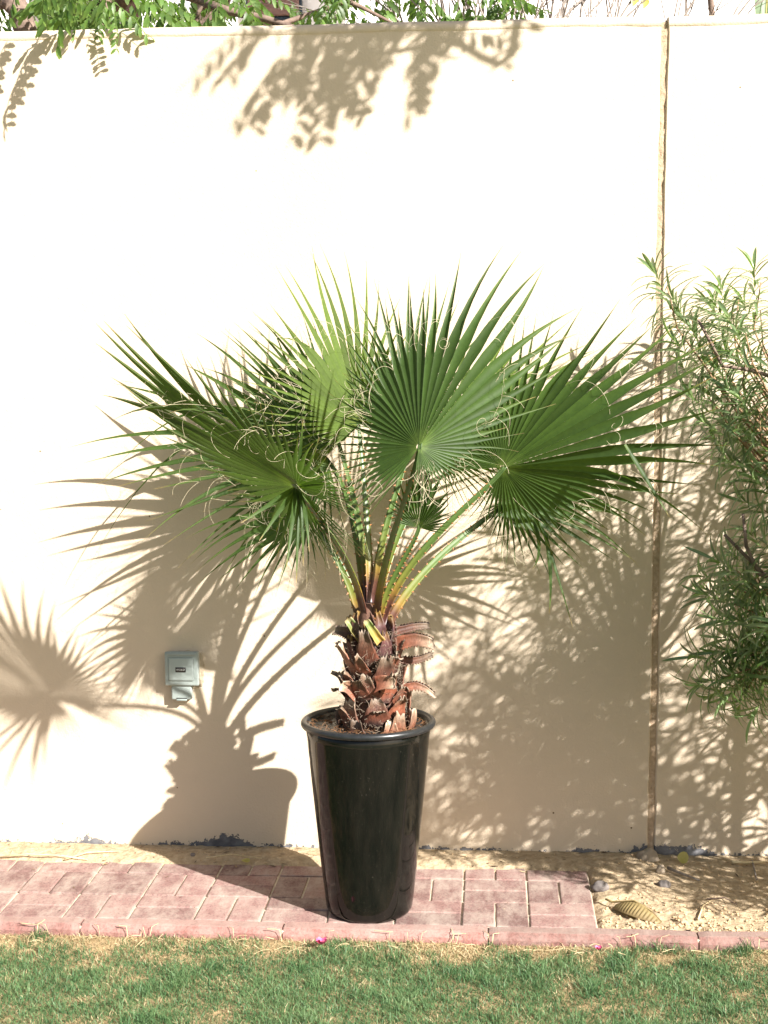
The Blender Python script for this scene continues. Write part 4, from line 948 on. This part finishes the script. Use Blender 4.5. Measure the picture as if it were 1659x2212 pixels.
# ------------------------------------------------------------------ grass
def grass():
    rs = np.random.RandomState(5); n = 330000
    X = rs.uniform(-2.3, 1.9, n); Y = 2.9+1.385*rs.rand(n)**0.8
    dens = fbm(X*9, Y*9, 3, 51); edge = np.clip((Y-(4.13+0.1*(fbm(X*5, Y*5, 2, 91)-0.5)))/0.14, 0, 1)
    band = fbm(X*3.5, Y*5, 3, 77)
    keep = (dens+0.25*rs.rand(n)) > (0.10+0.36*edge*(0.35+0.9*band))
    X, Y, dens, edge, band = (a[keep] for a in (X, Y, dens, edge, band)); n = len(X)
    dn = fbm(X*14, Y*14, 3, 61); dryp = np.clip((dn-0.52)*1.9+0.16+1.1*edge*(0.30+band), 0.05, 0.97)
    dryp = dryp*(1-0.75*np.clip((fbm(X*11, Y*11, 2, 123)-0.60)*6, 0, 1)); dry = (rs.rand(n) < dryp).astype(float)
    Z = lawn_z(X, Y)-0.003
    tuft = np.clip((fbm(X*11, Y*11, 2, 123)-0.62)*6, 0, 1); L = rs.uniform(0.010, 0.034, n)*(0.55+0.9*dens)*(1-0.25*dry)*(1+0.7*tuft); w = rs.uniform(0.0006, 0.0013, n)*(1+0.2*dry)
    az = rs.uniform(0, 2*np.pi, n); lean = rs.uniform(0.1, 1.0, n)+0.5*dry*rs.rand(n)
    fz = rs.uniform(0, 2*np.pi, n)
    dx, dy = np.cos(az), np.sin(az); wx, wy = np.cos(fz), np.sin(fz)
    B = np.stack([X, Y, Z], -1); D = np.stack([dx*np.sin(lean), dy*np.sin(lean), np.cos(lean)], -1)
    D2 = np.stack([dx*np.sin(lean+0.6), dy*np.sin(lean+0.6), np.cos(lean+0.6)], -1); S = np.stack([wx, wy, 0*wx], -1)
    P = np.empty((n, 5, 3)); P[:, 0] = B-S*w[:, None]; P[:, 1] = B+S*w[:, None]
    mid = B+D*(L*0.55)[:, None]; P[:, 2] = mid-S*(w*0.8)[:, None]; P[:, 3] = mid+S*(w*0.8)[:, None]; P[:, 4] = mid+D2*(L*0.5)[:, None]
    me = bpy.data.meshes.new('grass'); me.vertices.add(n*5); me.vertices.foreach_set('co', P.ravel())
    o = np.arange(n)[:, None]*5; T = np.concatenate([o+[0, 1, 3], o+[0, 3, 2], o+[2, 3, 4]], 1).reshape(-1, 3)
    me.loops.add(T.size); me.loops.foreach_set('vertex_index', T.ravel().astype(np.int32))
    me.polygons.add(len(T)); me.polygons.foreach_set('loop_start', np.arange(0, T.size, 3, dtype=np.int32)); me.polygons.foreach_set('loop_total', np.full(len(T), 3, np.int32))
    me.update(calc_edges=True)
    r = np.clip(rs.normal(0.5, 0.30, n)+0.9*(dens-0.5), 0, 1)
    for nm, dat in (('dry', dry), ('r', r)):
        a = me.attributes.new(nm, 'FLOAT', 'POINT'); a.data.foreach_set('value', np.repeat(dat, 5).astype(np.float32))
    me.materials.append(M['grass']); ob = link('grass', me)
    ob['label'] = 'short green lawn grass mixed with dry straw in front of the kerb'; ob['category'] = 'grass'; ob['kind'] = 'stuff'
grass()

mb = MB(); random.seed(64)
for k in range(260):
    x = rnd(-2.0, 1.6); p = V((x, rnd(4.20, 4.285), LAWN_Z+rnd(0.008, 0.03))); a = rnd(0, 6.28); d = V((math.cos(a), math.sin(a)*0.6+0.2, rnd(-0.2, 0.5))).normalized(); pts = [p]; L = rnd(0.02, 0.06)
    for q in range(5): d = (d+V((rnd(-.3, .3), rnd(-.3, .3), rnd(-.3, .15)))).normalized(); pts.append(pts[-1]+d*L/5)
    for q in pts:
        if q.y > 4.28: q.z = max(q.z, 0.004)
    tube(mb, pts, rnd(0.0006, 0.0013), 3, cap=False)
sw = mb.build('dry_runners', M['straw']); sw['label'] = 'loose dry grass stems lying along the foot of the kerb'; sw['category'] = 'straw'; sw['kind'] = 'stuff'
# ------------------------------------------------------------------ small things on the ground
def lump(name, loc, r, m, seed, squash=(1, 1, 0.7), amp=0.25, sub=3):
    bm = bmesh.new(); bmesh.ops.create_icosphere(bm, subdivisions=sub, radius=1)
    for v in bm.verts:
        k = 1+amp*mnoise.noise(v.co*1.3+V((seed, 0, 0)))+amp*0.4*mnoise.noise(v.co*3.7+V((0, seed, 0)))
        v.co = V((v.co.x*squash[0], v.co.y*squash[1], v.co.z*squash[2]))*k*r
    me = bpy.data.meshes.new(name); bm.to_mesh(me); bm.free(); me.materials.append(M[m])
    me.polygons.foreach_set('use_smooth', [True]*len(me.polygons)); o = link(name, me); o.location = loc; return o
def gz(x, y): return float(sand_z(np.array([x]), np.array([y]))[0])
def onsand(px, py):
    p = atz(px, py, 0.0)
    for k in range(3): p = atz(px, py, gz(p.x, p.y))
    return p
p = at(1400, 1862, 4.965); tag(lump('mortar_lump', (p.x, 4.965, p.z), 0.048, 'concrete_lump', 3, (0.85, 0.7, 1.0)), 'round pale mortar lump at the foot of the wall joint', 'lump')
p = onsand(1427, 1884); tag(lump('pebble', p+V((0, 0, 0.008)), 0.017, 'concrete_lump', 5, (0.9, 0.8, 1.0)), 'small tan pebble beside the mortar lump', 'stone')
p = onsand(1296, 1922); tag(lump('stone', p+V((0, 0, 0.010)), 0.024, 'stone', 8, (1.15, 0.9, 0.75)), 'grey stone beside the end of the paving', 'stone')
p = onsand(1434, 1914); tag(lump('stone', p+V((0, 0, 0.004)), 0.021, 'stone', 12, (1.1, 0.9, 0.75)), 'half-buried purple-grey stone in the middle of the sand bed', 'stone')
p = onsand(417, 1850); tag(lump('pebble', p+V((0, 0, 0.007)), 0.009, 'stone', 17), 'dark pebble by the wall in the shadow of the pot', 'stone')
# clods
mb = MB(); random.seed(71)
for k in range(900):
    front = random.random() < 0.7
    x = rnd(0.33, 1.6); y = 4.365+rnd(0, 0.28)*random.random() if front else rnd(4.36, 5.0)
    r = rnd(0.0016, 0.0065)*(1 if front else 0.7); c = V((x, y, gz(x, y)+r*0.3)); q = k*1.7
    idx = [mb.add(c+V((dx, dy, dz))*r*(1+0.4*mnoise.noise(V((dx*3+q, dy*3, dz*3)))), 0, 0.5) for dx, dy, dz in ((1, 0, 0), (0, 1, 0), (-1, 0, 0), (0, -1, 0), (0, 0, 0.9), (0.6, 0.6, 0.5), (-0.6, 0.6, 0.5), (-0.6, -0.6, 0.5), (0.6, -0.6, 0.5), (0, 0, -0.8))]
    for a, b, c_ in ((0, 5, 8), (0, 1, 5), (1, 6, 5), (1, 2, 6), (2, 7, 6), (2, 3, 7), (3, 8, 7), (3, 0, 8), (4, 8, 5), (4, 5, 6), (4, 6, 7), (4, 7, 8), (9, 1, 0), (9, 2, 1), (9, 3, 2), (9, 0, 3)): mb.face(idx[a], idx[b], idx[c_])
for k in range(160):
    x = rnd(-2.2, 0.33); y = rnd(4.86, 5.01); r = rnd(0.001, 0.004); c = V((x, y, gz(x, y)+r*0.3))
    idx = [mb.add(c+V(d_)*r) for d_ in ((1, 0, -.3), (0, 1, -.3), (-1, 0, -.3), (0, -1, -.3), (0.2, 0.1, 0.9))]
    for a in range(4): mb.face(idx[a], idx[(a+1) % 4], idx[4])
cl = mb.build('sand_clods', M['clod'], smooth=False); cl['label'] = 'crumbs of dry sand scattered over the bed'; cl['category'] = 'sand'; cl['kind'] = 'stuff'

mb = MB(); random.seed(88)
for k in range(420):
    x = rnd(-2.3, 1.7); y = rnd(4.84, 5.012) if x < 0.33 else rnd(4.40, 5.012)
    if random.random() < 0.25: x, y = rnd(-2.3, 0.3), rnd(4.36, 4.9)
    z = max(gz(x, y), 0.001 if x < PX1 else -1)+0.002; L = rnd(0.003, 0.014)*(0.6 if y < 4.84 else 1); a = rnd(0, 6.28); w = L*rnd(0.08, 0.4); d = V((math.cos(a), math.sin(a), rnd(-.1, .25))); q = V((-math.sin(a), math.cos(a), rnd(-.3, .3))); c = V((x, y, z+0.001)); t_ = random.random()
    i = [mb.add(c-d*L, t_), mb.add(c+q*w, t_), mb.add(c+d*L, t_), mb.add(c-q*w+V((0, 0, 0.001)), t_)]; mb.face(*i)
lt = mb.build('plant_litter', M['litter'], smooth=False); lt['label'] = 'flakes of dry leaf and stem strewn on the sand and pavers'; lt['category'] = 'litter'; lt['kind'] = 'stuff'
# curled dead leaf with ribs
a = onsand(1312, 1958)+V((0, 0, 0.012)); b = onsand(1428, 1996)+V((0, 0, 0.004))
dl = tag(empty('dead_leaf', a), 'curled dry ribbed yellow-brown leaf lying on the sand near the kerb', 'leaf')
d = b-a; L = d.length; d.normalize(); sdv = V((d.y, -d.x, 0)).normalized(); mb = MB(); rows = []; NU, NW = 60, 14
for i in range(NU+1):
    u = i/NU; c = a+d*(L*(0.16+0.84*u))+V((0, 0, 0.010*math.sin(u*3.1)))
    w = 0.046*(math.sin(math.pi*min(1, 0.06+u*0.90))**0.75)
    row = []
    for j in range(NW+1):
        v = j/NW                                   # from the midrib outward, blade folded so one half faces the viewer
        rib = 0.0016*math.sin(u*2*math.pi*15+v*1.5)*math.sin(math.pi*min(1, v*1.1))
        ang = 0.55-0.9*v; yv = w*(math.sin(v*1.25)*0.9); zv = 0.030*(1-v)**1.2*math.sin(math.pi*(0.1+0.85*u))
        row.append(mb.add(c+sdv*(yv+rib)+V((0, 0, zv-0.004+rib*0.8)), min(1, 0.2+0.6*v+0.3*u*u), 0.5))
    rows.append(row)
for i in range(NU):
    for j in range(NW): mb.face(rows[i][j], rows[i][j+1], rows[i+1][j+1], rows[i+1][j])
mb.build('blade', M['dead_leaf'], dl)
mb = MB(); rows = []
for i in range(NU+1):     # far half of the blade, folded down behind the midrib
    u = i/NU; c = a+d*(L*(0.16+0.84*u))+V((0, 0, 0.010*math.sin(u*3.1))); w = 0.03*(math.sin(math.pi*min(1, 0.06+u*0.90))**0.75); top = 0.030*math.sin(math.pi*(0.1+0.85*u))-0.004
    rows.append([mb.add(c-sdv*w*v+V((0, 0, top*(1-v**2))), 0.7+0.3*u, 0.3) for v in (0, 0.35, 0.7, 1.0)])
for i in range(NU):
    for j in range(3): mb.face(rows[i][j], rows[i+1][j], rows[i+1][j+1], rows[i][j+1])
mb.build('blade', M['dead_leaf'], dl)
mb = MB(); tube(mb, [a+V((-0.006, 0, 0.012)), a+d*L*0.08+V((0, 0, 0.008)), a+d*L*0.18+V((0, 0, 0.014)), a+d*L*0.5+V((0, 0, 0.038)), a+d*L*0.85+V((0, 0, 0.026))], [0.0035, 0.0035, 0.003, 0.0022, 0.001], 6, s=(0, 0.2)); mb.build('leaf_stalk', M['dead_leaf'], dl)
# small green-yellow leaf by the wall, twigs, straws
def small_leaf(px, py, r, m, label, tilt=0.5, rot=0.0, lift=0.006):
    p = onsand(px, py)+V((0, 0, lift)); mb = MB(); c = mb.add(p, 0.2); ring = []
    for k in range(14):
        q = k*2*math.pi/14; x = math.cos(q)*r*(1.0 if math.cos(q) < 0 else 1.2); y = math.sin(q)*r*0.8
        x, y = x*math.cos(rot)-y*math.sin(rot), x*math.sin(rot)+y*math.cos(rot)
        ring.append(mb.add(p+V((x, y*(1-tilt*0.5), y*tilt+0.15*r*math.sin(q*2)+r*tilt*0.8)), 0.8))
    for k in range(14): mb.face(c, ring[k], ring[(k+1) % 14])
    return tag(mb.build('fallen_leaf', M[m]), label, 'leaf')
small_leaf(1474, 1868, 0.017, 'yellow_leaf', 'small round yellow-green leaf at the foot of the wall', 1.4)
small_leaf(530, 1864, 0.014, 'yellow_leaf', 'small yellowish leaf on the sand left of the pot', 0.3)
def twig(px, r, label, m='twig', cat='twig'):
    pts = [onsand(*q)+V((0, 0, r+0.003+0.002*(i % 2))) for i, q in enumerate(px)]; mb = MB(); tube(mb, pts, [r*(1-0.5*i/(len(pts)-1)) for i in range(len(pts))], 5)
    return tag(mb.build('twig', M[m]), label, cat)
twig([(1442, 1880), (1475, 1895), (1512, 1908)], 0.006, 'brown twig beside the mortar lump at the wall')
twig([(1580, 1868), (1612, 1871), (1652, 1868)], 0.007, 'pale dry stick on the sand at the right edge', 'straw')
twig([(1625, 1864), (1630, 1885), (1634, 1905)], 0.004, 'thin grey twig crossing the pale stick at the right edge')
twig([(1508, 1990), (1518, 1962), (1538, 1948)], 0.003, 'thin curved straw stalk on the sand near the kerb', 'straw')
twig([(1528, 1946), (1565, 1944), (1592, 1958)], 0.003, 'thin dark curved twig right of the dry ribbed leaf', 'bark')
twig([(0, 1856), (60, 1850), (130, 1852), (190, 1862)], 0.0035, 'long thin dry stem on the sand at the far left', 'straw')
twig([(140, 1860), (190, 1846), (260, 1842)], 0.003, 'thin dry stem on the sand left of the pot shadow', 'straw')
twig([(445, 1857), (500, 1850), (565, 1858)], 0.003, 'thin dry stem on the sand in the shadow of the pot', 'straw')
def flower(px, py, r, label):
    p = atz(px, py, LAWN_Z+0.03); mb = MB()
    for k in range(3):
        a = k*2.09+0.5; o = V((math.cos(a), math.sin(a)*0.8, 0)); s_ = V((-math.sin(a), math.cos(a), 0)); rows = []
        for i in range(7):
            u = i/6; w = r*0.75*math.sin(math.pi*(0.08+0.88*u))**0.8; c = p+o*r*u*0.85+V((0, 0, r*(0.9*u-0.2*u*u)))
            rows.append([mb.add(c+s_*w*v+V((0, 0, 0.25*r*v*v+0.1*r*math.sin(i*2+v*3)))) for v in (-1, -0.5, 0, 0.5, 1)])
        for i in range(6):
            for j in range(4): mb.face(rows[i][j], rows[i][j+1], rows[i+1][j+1], rows[i+1][j])
    return tag(mb.build('fallen_flower', M['petal']), label, 'flower')
flower(695, 2040, 0.019, 'crumpled pink fallen flower on the grass below the pot')
flower(1293, 2052, 0.012, 'tiny faded pink petal against the kerb right of the pot')
SC.render.engine = 'CYCLES'
